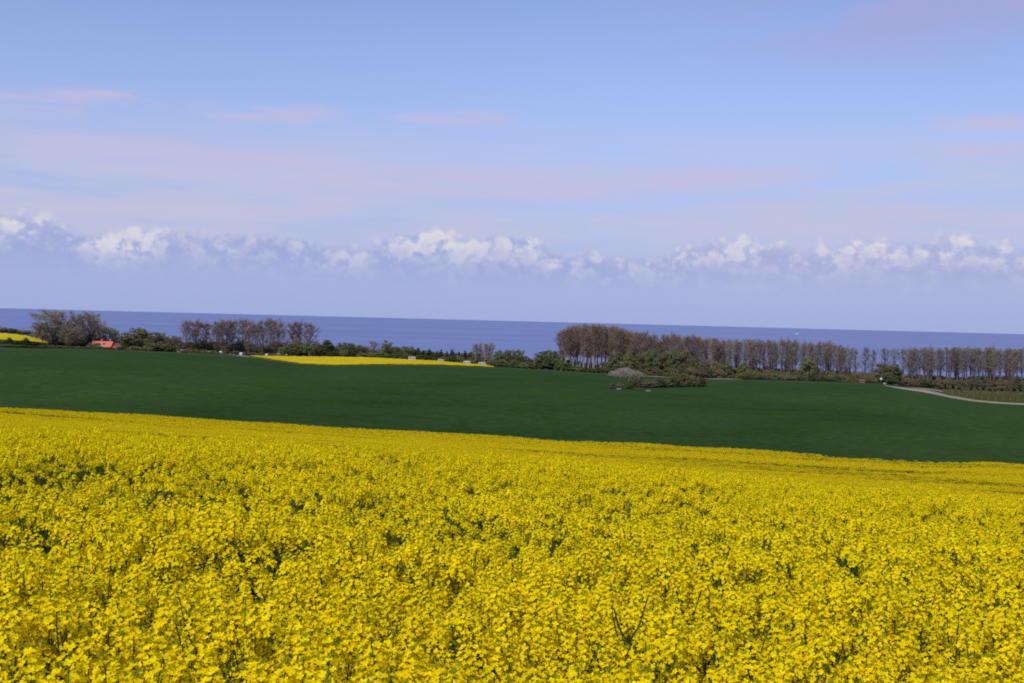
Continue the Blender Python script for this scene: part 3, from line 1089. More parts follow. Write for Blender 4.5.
def leaf_tree(seed, Ht, cw, clear, bark, leaf, nclump=46, per=38, ls=.20, cone=0.0, stems=1, air=.62):
    rg = random.Random(seed)
    tr, cr = MB(), MB()
    cz0 = Ht * clear
    ch = Ht - cz0
    r0 = Ht * .016 + .03
    bases = [Vector((0, 0, 0))] if stems == 1 else [Vector((rg.uniform(-.25, .25) * cw, rg.uniform(-.18, .18) * cw, 0)) for _ in range(stems)]
    for b in bases:
        t = Vector((b.x * 1.3, b.y * 1.3, cz0 + ch * rg.uniform(.6, .8)))
        tr.tube([b, b.lerp(t, .35) + rnd_unit(rg) * .03 * Ht, b.lerp(t, .7) + rnd_unit(rg) * .03 * Ht, t], [r0, r0 * .75, r0 * .5, r0 * .2], bark, 5)
    for k in range(nclump):
        for _ in range(50):
            u = Vector((rg.uniform(-1, 1), rg.uniform(-1, 1), rg.uniform(-1, 1)))
            if u.length < 1 and u.length > .2: break
        zz = (u.z + 1) / 2
        wid = (1 - cone * zz)
        if stems > 1: wid *= (1.0 if zz < .5 else 1 - (zz - .5) * .5)
        c = Vector((u.x * cw * .5 * wid, u.y * cw * .5 * wid, cz0 + zz * ch * .93))
        c.z *= 1 + .14 * math.sin(u.x * 4 + seed) * math.cos(u.y * 3)
        b = bases[k % len(bases)]
        st = Vector((b.x, b.y, max(.1, min(c.z - .2, cz0 + ch * rg.uniform(.05, .5)))))
        if k % 3 == 0:
            tr.tube([st, st.lerp(c, .6) + Vector((0, 0, .1)), c], [r0 * .35, r0 * .2, r0 * .08], bark, 3, False)
        cs = cw * rg.uniform(.10, .19)
        for q in range(per):
            o = rnd_unit(rg) * cs * (rg.random() ** .5)
            o.z *= air
            p = c + o
            if p.z < .05: p.z = .05 + rg.random() * .2
            n1 = (rnd_unit(rg) + o.normalized() * .5).normalized()
            a = n1.orthogonal().normalized() * ls * rg.uniform(.6, 1.3)
            bb = n1.cross(a) * .75
            cr.face([p - a, p - bb, p + a, p + bb], leaf)
    return tr.mesh('stem' if stems > 1 else 'trunk'), cr.mesh('foliage' if stems > 1 else 'crown')


def conifer(seed, Ht, cw):
    rg = random.Random(seed)
    tr, cr = MB(), MB()
    tr.tube([(0, 0, 0), (.05, 0, Ht * .5), (0, 0, Ht)], [Ht * .018, Ht * .012, .02], M['bark_dark'], 6)
    n = 15
    for k in range(n):
        z = Ht * (.10 + .88 * k / n)
        L = cw * .5 * (1 - k / n) ** .8 + .15
        for j in range(9):
            ang = j * .698 + k * .5 + rg.uniform(-.25, .25)
            o = Vector((math.cos(ang), math.sin(ang), 0)); s = Vector((-o.y, o.x, 0))
            l = L * rg.uniform(.7, 1.15)
            p = Vector((0, 0, z + rg.uniform(-.2, .2)))
            for q in range(6):
                c = p + o * l * (.3 + .7 * q / 5) + Vector((0, 0, -l * .25 * q / 5 + rg.uniform(-.1, .1)))
                w = .28 * l * (1.1 - q / 6) + .05
                cr.face([c - s * w, c + o * .35, c + s * w, c + Vector((0, 0, -.25))], M['leaf_dark'])
    return tr.mesh('trunk'), cr.mesh('crown')


rt = random.Random(21)
KINDS = {}
def kind(key, name, H0, W0, metas, cat, parts=('trunk', 'crown')):
    # true size of the crowns, so that tops and widths land where they should
    hs, ws = [], []
    for _, me in metas:
        co = np.empty(len(me.vertices) * 3); me.vertices.foreach_get('co', co); co = co.reshape(-1, 3)
        hs.append(np.percentile(co[:, 2], 99.8)); ws.append(2 * np.percentile(np.abs(co[:, :2]), 97))
    H0, W0 = float(np.mean(hs)), float(np.mean(ws))
    KINDS[key] = (name, H0, W0, metas, cat, parts)
kind('grove', 'poplar_tree', 22, 5.5, [bare_tree(i, 22, 6.0, .32, .55, M['bark_pale'], M['twig_red'], 24, 12, .075, 1.3, .026) for i in range(6)], 'tree')
kind('row', 'poplar_tree', 18, 4.0, [bare_tree(20 + i, 18, 5.0, .34, .52, M['bark_dark'], M['twig_brown'], 18, 9, .065, 1.1, .022) for i in range(6)], 'tree')
kind('redrow', 'poplar_tree', 17, 6.0, [bare_tree(40 + i, 17, 7.0, .16, .70, M['bark_dark'], M['twig_red'], 24, 13, .09, 1.2, .028) for i in range(5)], 'tree')
kind('broad', 'bare_tree', 19, 14, [bare_tree(60 + i, 19, 14, .12, .95, M['bark_dark'], M['twig_olive'], 30, 26, .11, 1.6, .036, 'round') for i in range(4)], 'tree')
kind('leafy', 'leafy_tree', 9, 7, [leaf_tree(80 + i, 9, 7, .14, M['bark_dark'], M['leaf_green'], 85, 60, .20) for i in range(4)], 'tree')
kind('olive', 'leafy_tree', 9, 7, [leaf_tree(90 + i, 9, 7, .14, M['bark_dark'], M['leaf_olive'], 85, 56, .20) for i in range(4)], 'tree')
kind('dark', 'evergreen_tree', 8, 6, [leaf_tree(100 + i, 8, 6, .10, M['bark_dark'], M['leaf_dark'], 80, 60, .20, .35) for i in range(3)], 'tree')
kind('conifer', 'conifer_tree', 10, 4.5, [conifer(110 + i, 10, 4.5) for i in range(3)], 'tree')
SP = ('stem', 'foliage')
kind('shrub', 'shrub', 4, 5, [leaf_tree(120 + i, 4, 5, .02, M['bark_dark'], M['leaf_green'], 70, 60, .15, .1, 4) for i in range(3)], 'shrub', SP)
kind('shrub_brown', 'shrub', 4, 5, [leaf_tree(130 + i, 4, 5, .02, M['bark_dark'], M['leaf_brown'], 70, 60, .14, .1, 4) for i in range(3)], 'shrub', SP)
kind('shrub_olive', 'shrub', 4, 5, [leaf_tree(140 + i, 4, 5, .02, M['bark_dark'], M['leaf_olive'], 70, 60, .14, .1, 4) for i in range(3)], 'shrub', SP)
kind('shrub_dark', 'shrub', 4, 5, [leaf_tree(150 + i, 4, 5, .02, M['bark_dark'], M['leaf_dark'], 70, 60, .15, .1, 4) for i in range(3)], 'shrub', SP)
kind('shrub_pale', 'shrub', 4, 5, [leaf_tree(160 + i, 4, 5, .02, M['bark_dark'], M['leaf_pale'], 70, 60, .15, .1, 4) for i in range(2)], 'shrub', SP)
kind('blossom', 'blossoming_shrub', 4, 12, [leaf_tree(170, 4, 12, .02, M['bark_dark'], M['blossom'], 170, 90, .13, .30, 6)], 'shrub', SP)


def tree(key, x, ytop, wpx=None, r=None, ybase=None, label=None, group=None, dr=0.0):
    """stands a tree on the land: its place by bearing and range, its height by where its top shows"""
    name, H0, W0, metas, cat, parts = KINDS[key]
    if r is None:
        a, r = on_ground(x, ybase, 190, 700)
        r += dr
    a = ray(x, ytop)[0]
    base = xyz(a, r)
    top = EYE - r * ray(x, ytop)[1]
    h = max(.8, top - base.z)
    sz = h / H0
    sx = (wpx * r / F / W0) if wpx else sz
    o = bpy.data.objects.new(name, None)
    S.collection.objects.link(o)
    o.location = base - Vector((0, 0, .05))
    o.rotation_euler = (rt.gauss(0, .022), rt.gauss(0, .022), rt.uniform(0, 6.28))
    k = rt.uniform(.82, 1.2)
    o.scale = (sx * k, sx * k, sz)
    tag(o, label, cat, group)
    for pn, me in zip(parts, metas[rt.randrange(len(metas))]):
        link(pn, me, o)
    return o


def ordinal(k):
    return ['first', 'second', 'third', 'fourth', 'fifth', 'sixth', 'seventh', 'eighth', 'ninth', 'tenth', 'eleventh', 'twelfth', 'thirteenth',
            'fourteenth', 'fifteenth', 'sixteenth', 'seventeenth', 'eighteenth', 'nineteenth', 'twentieth'][k]


# --- far left: bare trees by the red-roofed house
G1 = 'bare trees beside the red-roofed house'
for x, yt, w, r, lb in ((53, 307.5, 34, 545, 'tallest broad bare tree with a rounded crown, left of the red roof'),
                        (43, 320, 20, 540, 'small bare tree at the left foot of the tallest broad one'),
                        (66, 317, 22, 560, 'bare tree just right of the tallest broad one, crowns touching'),
                        (79, 311, 26, 548, 'second tallest bare tree of the clump left of the red roof'),
                        (92, 311, 22, 552, 'slender bare tree directly above the left end of the red roof'),
                        (71, 326, 20, 535, 'low dense bare tree in the middle of the clump left of the house'),
                        (100, 321, 14, 560, 'thin bare tree standing behind the ridge of the red roof'),
                        (109, 325, 16, 562, 'short bare tree behind the chimney of the red-roofed house'),
                        (116, 329, 10, 565, 'small bare tree behind the right end of the red roof')):
    tree('broad', x, yt + .6, w * .92, r, label=lb, group=G1)
GL = 'shrubs behind the far left rapeseed field'
for i, (x, yt, w) in enumerate(((2, 326.5, 12), (12, 328, 12), (22, 329, 12), (31, 330, 10), (38, 331, 9))):
    tree('olive', x, yt, w, 655, label='olive green bush behind the small yellow field at far left, %s from the picture edge' % ordinal(i), group=GL)
GD = 'dark shrubs in front of the far left rapeseed field'
for i, (x, yt, w) in enumerate(((1, 342, 9), (9, 337.5, 7), (17, 340, 8), (25, 338, 7), (33, 341, 9), (41, 343, 8))):
    tree('dark', x, yt, w, 528, label='dark evergreen bush in front of the small yellow field, %s from the left edge' % ordinal(i), group=GD)
GH = 'low hedge shrubs at the top edge of the green field'
for i, x in enumerate(range(-4, 46, 9)):
    tree('shrub_dark', x, 345 + .1 * i, 13, 470, label='low dark hedge shrub at the far left top edge of the green field', group=GH)
GH2 = 'low shrubs below the bare trees left of the house'
for i, x in enumerate((48, 58, 68, 78, 88)):
    tree('shrub_olive' if i % 2 else 'shrub_brown', x, 345 + .4 * i, 13, 480, label='low olive brown shrub under the bare trees left of the red roof', group=GH2)
tree('shrub', 98, 345.5, 10, 478, label='bright green shrub in front of the left half of the red roof')
tree('shrub_dark', 110, 348.2, 10, 470, label='very dark low shrub under the middle of the red roof')
tree('shrub_dark', 120, 347.5, 9, 474, label='dark shrub at the right corner of the red-roofed house')
# --- bushes right of the house
GB = 'bushy trees right of the red-roofed house'
for x, yt, w, k, lb in ((131, 329, 16, 'olive', 'roundest olive bushy tree just right of the red-roofed house'),
                        (141, 327, 17, 'olive', 'tallest of the olive bushy trees right of the house'),
                        (152, 331, 16, 'olive', 'middle olive bushy tree between the house and the white caravans'),
                        (163, 333, 15, 'broad', 'bare brownish tree behind the pale shrubs right of the house'),
                        (175, 335, 15, 'broad', 'bare brownish tree just left of the row of poplars behind the caravans'),
                        (126, 338, 10, 'leafy', 'small green tree touching the right end of the red-roofed house')):
    tree(k, x, yt, w, 530, label=lb, group=GB)
for x, yt, w, lb in ((153, 343, 14, 'pale yellow-green shrub in front of the olive trees, left one of three'),
                     (164, 343.5, 14, 'pale yellow-green shrub, middle one of the three left of the caravans'),
                     (174, 346, 12, 'pale yellow-green shrub next to the first white caravan')):
    tree('shrub_pale', x, yt, w, 478, label=lb, group='pale shrubs left of the caravans')
for i, (x, yt, w) in enumerate(((134, 346, 12), (144, 347, 12), (184, 350, 10), (195, 351, 12), (206, 351.5, 12), (216, 352.5, 10))):
    tree('shrub_olive', x, yt, w, 465, label='low olive shrub at the top edge of the green field right of the house', group='low shrubs before the caravans')
# --- reddish poplars behind the caravans
GP = 'reddish bare poplars behind the caravans'
for i, (x, yt, w) in enumerate(((187, 320, 12), (196, 319, 12), (207, 321, 13), (217, 321, 12), (227, 319, 12), (235, 318, 13), (243, 318.5, 12), (249, 320, 11), (263, 318.5, 13),
                 (271, 318, 13), (279, 320, 12), (293, 322, 14), (301, 320.5, 14), (310, 322, 12), (223, 322, 10), (256, 325, 10))):
    if i == 0: lb = 'reddish bare poplar at the left end of the row behind the caravans'
    elif i == 13: lb = 'reddish bare poplar at the right end of the row behind the caravans'
    else: lb = 'reddish bare poplar within the row behind the caravans'
    tree('redrow', x, yt, w * 1.25, 545 + rt.uniform(-8, 14), label=lb, group=GP)
for x, yt, w, lb in ((286, 345, 12, 'green shrub below the right-hand poplars, nearest to the white caravans'), (296, 341, 13, 'tallest green shrub below the right-hand end of the poplar row'), (306, 342.5, 13, 'green shrub below the last poplar of the reddish row')):
    tree('leafy', x, yt, w, 526, label=lb, group='green shrubs under the reddish poplars')
tree('dark', 326, 340.5, 16, 530, label='dark rounded evergreen tree right of the reddish poplar row')
tree('dark', 336, 348, 9, 528, label='small dark evergreen tree right of the rounded one')
# --- low woods behind the yellow wedge
GW = 'low mixed trees behind the yellow wedge'
for x, yt, w, k, lb in ((317, 345, 10, 'olive', 'olive tree left of the rounded dark evergreen'),
                        (347, 341.5, 16, 'leafy', 'broad green tree, first big one behind the yellow wedge'),
                        (361, 345.5, 13, 'olive', 'olive tree between the broad green one and the bare one'),
                        (374, 340.5, 12, 'redrow', 'bare reddish tree above the middle of the yellow wedge'),
                        (387, 341, 13, 'leafy', 'tall green tree right of the bare reddish one'),
                        (397, 346, 10, 'olive', 'short olive tree right of the tall green one'),
                        (407, 345, 13, 'leafy', 'green tree with a rounded top, left of the dark conifers'),
                        (478, 343, 11, 'broad', 'left of two bare trees near the right tip of the yellow wedge'),
                        (489, 341.5, 13, 'broad', 'right and taller of two bare trees near the tip of the yellow wedge'),
                        (500, 349.5, 12, 'leafy', 'green tree just right of the two bare trees'),
                        (510, 349, 12, 'olive', 'olive tree between the two bare trees and the sea gap'),
                        (519, 348.5, 11, 'leafy', 'green tree at the left side of the sea gap'),
                        (526, 355, 9, 'olive', 'small olive tree at the edge of the sea gap')):
    tree(k, x, yt, w, 528 + rt.uniform(-4, 10), label=lb, group=GW)
GC = 'row of dark conifers behind the yellow wedge'
for i, x in enumerate((417, 423, 429, 435, 441, 447, 453, 459, 465, 471)):
    tree('conifer' if i % 3 else 'dark', x, 348.5 + (i % 2) * 1.5 + .25 * i, 8, 535 + rt.uniform(-5, 8), label='dark conifer, %s from the left in the row behind the yellow wedge' % ordinal(i), group=GC)
GU = 'low shrubs along the back of the yellow wedge'
for i, x in enumerate(range(334, 530, 9)):
    yb = float(np.interp(x, [330, 370, 430, 490, 530], [357, 358, 361.5, 367, 370]))
    tree(rt.choice(('shrub_olive', 'shrub_dark', 'shrub')), x, yb - rt.uniform(5, 8.5), 12, 518, label='low dark olive shrub in the strip behind the yellow wedge', group=GU)
for i, (x, yt) in enumerate(((531, 363), (538, 361), (500, 359), (514, 360), (524, 363), (545, 362), (552, 361), (559, 362), (566, 364))):
    tree('shrub', x, yt, 11, 512, label='low green shrub at the foot of the green trees beside the sea gap', group='low shrubs at the sea gap')
for x, yt, w, lb in ((541, 352, 14, 'fresh green tree at the right side of the sea gap'), (549, 348.5, 13, 'tallest fresh green tree between the sea gap and the tall grove'),
                     (557, 350, 13, 'fresh green tree touching the left side of the tall grove'), (565, 358, 12, 'low fresh green tree at the left foot of the tall grove')):
    tree('leafy', x, yt, w, 505, label=lb, group='fresh green trees beside the tall grove')
# --- tall grove
GG = 'tall reddish bare poplars of the grove'
xs = np.arange(562, 634, 4.4)
for i, x in enumerate(xs):
    yt = float(np.interp(x, [560, 564, 570, 585, 603, 612, 622, 634], [336, 328, 324.5, 323.5, 323.5, 325, 327, 330])) + rt.uniform(-1.2, 3.0)
    lb = 'tall reddish bare poplar with a pale trunk in the front of the tall grove'
    if i == 0: lb = 'leftmost poplar of the tall grove, its crown leaning out over the sea gap'
    tree('grove', x + rt.uniform(-1.8, 1.8), yt, 11, 500 + rt.uniform(-9, 9), label=lb, group=GG)
for row, r in ((1, 520), (2, 548)):
    for x in np.arange(564 + row * 2, 640, 5.4):
        yt = float(np.interp(x, [560, 566, 574, 600, 615, 640], [335, 327, 324, 323.5, 325.5, 331])) + rt.uniform(-.3, 2)
        tree('grove', float(x) + rt.uniform(-1.8, 1.8), yt, 11, r + rt.uniform(-9, 9), label='tall reddish bare poplar deep inside the tall grove', group=GG)
GG2 = 'lower reddish bare poplars right of the tall grove'
for i, x in enumerate(np.arange(637, 724, 4.6)):
    yt = float(np.interp(x, [636, 648, 655, 660, 668, 690, 710, 724], [331, 329.5, 334, 337, 332.5, 334.5, 337, 339.5])) + rt.uniform(-1.5, 3.5)
    tree('grove', float(x) + rt.uniform(-1.6, 1.6), yt, 10, 525 + rt.uniform(-4, 10), label='reddish bare poplar of the lower stretch between the tall grove and the thin row', group=GG2)
    if i % 2:
        tree('grove', float(x) + 2.2, yt + 1, 10, 552 + rt.uniform(-4, 6), label='reddish bare poplar of the lower stretch between the tall grove and the thin row', group=GG2)
# --- thin row with the sea behind
GR = 'thin row of bare brown poplars in front of the sea'
for i, x in enumerate(np.arange(728, 852, 4.1)):
    yt = float(np.interp(x, [728, 740, 800, 830, 852], [338, 337.5, 339.5, 341.5, 347])) + rt.uniform(-1.4, 3.2)
    tree('row', float(x) + rt.uniform(-2, 2), yt, 9.0, 520 + rt.uniform(-4, 10), label='slim bare brown poplar in the thin row with sea showing between trunks', group=GR)
for i, x in enumerate(np.arange(731, 846, 6.6)):
    yt = float(np.interp(x, [728, 740, 800, 830, 852], [338, 338, 340, 342, 347])) + rt.uniform(0, 2)
    tree('row', float(x) + rt.uniform(-1, 1), yt, 8, 540 + rt.uniform(-4, 6), label='slim bare brown poplar in the thin row with sea showing between trunks', group=GR)
for x, yt, w in ((722, 340, 10), (726.5, 339, 11), (737, 341, 9), (752, 338.5, 11), (771, 340.5, 10), (789, 339, 11), (812, 343, 10), (829, 341.5, 11), (846, 346, 10)):
    tree('redrow' if w > 9.5 else 'grove', x, yt, w, 531 + rt.uniform(-5, 5), label='broader reddish bare poplar mixed into the thin row in front of the sea', group='broader poplars within the thin rows')
for x, yt, w in ((913, 347.5, 12), (931, 346, 11), (957, 348, 12), (975, 346.5, 10), (991, 345.5, 12), (1011, 348, 11)):
    tree('redrow', x, yt, w, 530 + rt.uniform(-5, 5), label='broader reddish bare poplar mixed into the right-hand row behind the orchard plot', group='broader poplars within the thin rows')
for x, yt, w, lb in ((857, 349, 9, 'first of three single poplars in the gap of the row, half bare'), (865.5, 346.5, 9, 'tallest of three single poplars in the gap of the row'),
                     (872, 349, 8, 'third single poplar in the gap, nearest to the dark round tree'), (886, 347, 12, 'bare poplar rising out of the dark round tree by the track'), (894, 347.5, 10, 'bare poplar just right of the dark round tree by the track')):
    tree('row', x, yt, w, 522, label=lb, group='single bare poplars in the gap of the row')
GE = 'bare poplars of the right-hand row'
for i, x in enumerate(np.arange(906, 1032, 4.5)):
    yt = float(np.interp(x, [904, 912, 950, 985, 1024], [349, 346.5, 346, 346.5, 347])) + rt.uniform(-1.2, 2.8)
    lb = 'slim bare poplar of the right-hand row behind the fenced orchard plot'
    if i == 0: lb = 'bare poplar at the left end of the right-hand row, above the pale track'
    tree('row', float(x) + rt.uniform(-2, 2), yt, 9.5, 522 + rt.uniform(-3, 8), label=lb, group=GE)
for i, x in enumerate(np.arange(909, 1032, 8.2)):
    tree('row', float(x) + rt.uniform(-1, 1), 347.5 + rt.uniform(0, 1.6), 8.5, 540 + rt.uniform(-3, 8), label='slim bare poplar of the right-hand row behind the fenced orchard plot', group=GE)
# --- green trees and bushes in front of the grove
GF = 'bushy trees in front of the lower poplars'
for x, yt, w, k, lb in ((607, 361, 12, 'olive', 'olive bush at the foot of the pale trunks of the tall grove'),
                        (617, 352.5, 15, 'olive', 'olive bushy tree behind the left part of the white blossoming bush'),
                        (629, 350.5, 11, 'shrub_pale', 'light yellow-green bushy tree above the white blossoming bush'),
                        (630, 355, 14, 'olive', 'dull olive bushy tree directly behind the white blossoming bush'),
                        (643, 351, 15, 'olive', 'broad olive bushy tree right of the light yellow-green one'),
                        (653, 348, 14, 'leafy', 'tallest green bushy tree in front of the lower poplars'),
                        (664, 351, 15, 'olive', 'olive bushy tree right of the tallest green one'),
                        (674, 349.5, 14, 'leafy', 'green bushy tree behind the right half of the bush island'),
                        (685, 349, 14, 'olive', 'olive bushy tree behind the right end of the bush island'),
                        (696, 355, 13, 'olive', 'olive bushy tree left of the short gravel track'),
                        (707, 358, 13, 'broad', 'bare twiggy bushy tree above the short gravel track'),
                        (717, 361, 12, 'olive', 'olive bush right above the short gravel track'),
                        (727, 363, 12, 'leafy', 'fresh green bush where the thin poplar row begins')):
    tree(k, x, yt, w, 490 + rt.uniform(-4, 6), label=lb, group=GF)
for i, x in enumerate((562, 569, 576, 584, 592, 600)):
    tree('shrub_dark' if i % 2 else 'shrub', x, (360, 363, 365, 367, 368, 367)[i], 13, 482, label='low dark green shrub under the pale trunks of the tall grove', group='low shrubs at the foot of the tall grove')
for i, x in enumerate((638, 647, 656, 665, 674, 683, 692, 701, 711, 720)):
    tree(rt.choice(('shrub_brown', 'shrub_olive', 'shrub_dark')), x, 367 + .25 * i + rt.uniform(-1, 1.5), 13, 474, label='low brown-green shrub at the foot of the bushy trees behind the bush island', group='low shrubs behind the bush island')
tree('blossom', 626, 368.0, 25, r=on_ground(626, 376.5, 190, 700)[1] - 8, label='pale whitish blossoming bush, wide and mound-shaped, at the edge of the green field')
# --- island of bushes in the green field
GI = 'bushes of the island in the green field'
for x, yt, yb, w, k, lb in ((612, 382, 388.5, 9, 'shrub_brown', 'low brown bush at the left end of the bush island'),
                            (620, 382.5, 389, 9, 'shrub_brown', 'low brown bush, second from the left end of the bush island'),
                            (630, 384, 389, 8, 'shrub_dark', 'low dark bush, third from the left end of the bush island'),
                            (635, 373.5, 387, 11, 'shrub_olive', 'upright olive green bush in the left half of the bush island'),
                            (642, 382, 387.5, 10, 'shrub_brown', 'brown bush just right of the upright olive one'),
                            (651, 379, 387.5, 11, 'shrub_brown', 'grey-brown bush in the middle of the bush island'),
                            (660, 378.5, 387.5, 11, 'shrub_dark', 'dark bush right of the middle of the bush island'),
                            (667, 380, 387, 9, 'shrub_brown', 'brown bush left of the big green one in the bush island'),
                            (675, 373, 387, 12, 'shrub', 'big green bush in the right half of the bush island'),
                            (684, 373, 386.5, 12, 'shrub_olive', 'big olive bush right of the big green one in the bush island'),
                            (693, 375.5, 386.5, 11, 'shrub_olive', 'olive bush second from the right end of the bush island'),
                            (702, 377.5, 386.5, 10, 'shrub_dark', 'dark green bush at the right end of the bush island')):
    tree(k, x, yt, w, ybase=yb, label=lb, group=GI)
# --- hedge at the foot of the thin rows
GQ = 'hedge shrubs at the foot of the thin poplar rows'
for x in np.arange(731, 1032, 5.2):
    if 876 < x < 900: continue
    yt = float(np.interp(x, [728, 780, 850, 930, 1024], [369, 370.5, 374, 379, 380.5])) + rt.uniform(-1.5, 2.0)
    k = rt.choice(('shrub_brown', 'shrub_brown', 'shrub_olive', 'shrub_dark')) if x < 900 else rt.choice(('shrub_brown', 'shrub_brown', 'shrub_dark'))
    side = 'left' if x < 878 else 'right'
    tree(k, float(x), yt, 10, 500 + rt.uniform(-5, 5), label='low brownish hedge shrub under the bare poplars %s of the dark round tree' % side, group=GQ)
    if x < 880:
        tree(rt.choice(('shrub_olive', 'shrub', 'shrub_dark')), float(x) + 2.5, yt + 3.5, 10, 482, label='low brownish hedge shrub under the bare poplars left of the dark round tree', group=GQ)
tree('olive', 808, 358, 13, 496, label='olive bushy tree standing up out of the hedge in the thin poplar row')
tree('olive', 743, 362, 12, 494, label='small olive bushy tree near the left end of the thin poplar row')
tree('olive', 884, 362, 15, 486, label='olive left half of the round bush pair by the white sign')
tree('dark', 893, 363, 16, 490, label='dark round evergreen tree above the start of the pale track')
tree('shrub_dark', 887, 375, 16, 480, label='dark shrub at the foot of the round tree by the white sign')
for i, x in enumerate(np.arange(950, 1032, 5.0)):
    tree('shrub_dark', float(x), 384.5 + rt.uniform(-.8, .8), 9, 506, label='dark low shrub along the far edge of the fenced orchard plot', group='dark shrubs behind the orchard plot')

# --- understorey that closes the woods towards the sea
GV = 'brown understorey bushes behind the bare trees'
for x in np.arange(56, 330, 7.0):
    yt = float(np.interp(x, [30, 60, 90, 118, 125, 175, 190, 320, 330], [334, 333, 335, 342, 336, 339, 342, 343, 347])) + rt.uniform(-2, 2)
    k = rt.choice(('shrub_brown', 'shrub_olive', 'shrub_brown', 'shrub'))
    where = 'left of the red roof' if x < 92 else ('behind the red roof' if x < 122 else ('right of the house' if x < 184 else 'under the reddish poplars'))
    tree(k, float(x), yt, 14, 560 + rt.uniform(-8, 8), label='brown-olive understorey bush %s, with sea behind it' % where, group=GV)
for x in np.arange(333, 530, 7.0):
    yt = float(np.interp(x, [333, 400, 470, 530], [348, 350, 354, 359])) + rt.uniform(-1.5, 1.5)
    tree(rt.choice(('shrub_brown', 'shrub_olive', 'shrub', 'shrub_dark')), float(x), yt, 13, 548 + rt.uniform(-6, 6), label='olive understorey bush in the low woods behind the yellow wedge', group='understorey bushes behind the yellow wedge')
for x in np.arange(566, 726, 6.0):
    tree(rt.choice(('shrub_brown', 'shrub_olive', 'shrub_dark')), float(x), 361 + (x - 566) * .03 + rt.uniform(-2, 2), 12, 562, label='brown understorey bush behind the trunks of the grove', group='understorey bushes behind the grove')
GX = 'brown understorey bushes behind the thin rows'
for x in np.arange(728, 1032, 6.5):
    yt = float(np.interp(x, [728, 780, 850, 930, 1024], [366, 366, 370, 375, 376])) + rt.uniform(-1.5, 2.0)
    tree(rt.choice(('shrub_brown', 'shrub_brown', 'shrub_olive')), float(x), yt, 12, 548 + rt.uniform(-4, 4), label='brown understorey bush behind the trunks of the thin %s' % ('row' if x < 880 else 'right-hand row'), group=GX)
for i, (x, yt, w) in enumerate(((92, 344.5, 9), (99, 346, 9), (104, 348, 9))):
    tree('shrub', x, yt, w, 488, label='green shrub hiding the left wall of the red-roofed house', group='green shrubs before the house')
for i, x in enumerate((186, 196, 203, 213, 236, 246, 251, 261, 272, 281)):
    tree('shrub_olive' if i % 2 else 'shrub_brown', x, 348.5 + i * .55, 9, 503 if i < 5 else 511, label='low brown-olive shrub growing between the white caravans', group='low shrubs between the caravans')

tree('olive', 95, 341.5, 9, 486, label='small olive tree hiding the left end of the red roof')
tree('shrub_dark', 104, 347.6, 9, 484, label='dark low bush under the eaves of the red roof')

# ------------------------------------------------------------------ orchard plot with posts
def plot_sheet():
    v, f = [], []
    nx, ny = 40, 8
    for i in range(nx + 1):
        x = 943 + (1034 - 943) * i / nx
        a = ray(x, 395)[0]
        r0 = 441.5 + max(0, (975 - x)) * .25
        for j in range(ny + 1):
            r = r0 + (503 - r0) * j / ny
            v.append((r * math.sin(a), r * math.cos(a), tz(a, r) + .12))
    for i in range(nx):
        for j in range(ny):
            f.append((i * (ny + 1) + j, (i + 1) * (ny + 1) + j, (i + 1) * (ny + 1) + j + 1, i * (ny + 1) + j + 1))
    me = bpy.data.meshes.new('orchard_ground')
    me.from_pydata(v, [], f)
    me.materials.append(M['orchard'])
    link('orchard_ground', me)['kind'] = 'structure'
plot_sheet()
sap = leaf_tree(300, 2.6, 1.3, .3, M['bark_dark'], M['leaf_olive'], 16, 14, .12)
for j, r in enumerate((450, 462, 474, 486)):
    for x in np.arange(950 + (10 - 5 * min(j, 2)), 1030, 6.1):
        a = ray(float(x), 396)[0]
        o = bpy.data.objects.new('fruit_tree', None)
        S.collection.objects.link(o)
        o.location = xyz(a, r + rt.uniform(-.5, .5))
        o.rotation_euler = (0, 0, rt.uniform(0, 6.28))
        s = rt.uniform(.85, 1.1); o.scale = (s, s, s)
        tag(o, 'young sapling in the rows of the fenced orchard plot at far right', 'sapling', 'young saplings of the orchard plot')
        link('trunk', sap[0], o); link('crown', sap[1], o)
post = MB(); post.tube([(0, 0, -.3), (0, 0, 2.1)], [.09, .08], M['wood'], 8)
post_me = post.mesh('post')
for i, x in enumerate(np.arange(952, 1030, 7.3)):
    a = ray(float(x), 400)[0]
    o = link('wooden_post', post_me)
    o.location = xyz(a, 443.5 + max(0, (975 - x)) * .25)
    tag(o, 'wooden post at the front edge of the orchard plot, beside the pale track', 'post', 'posts of the orchard plot')

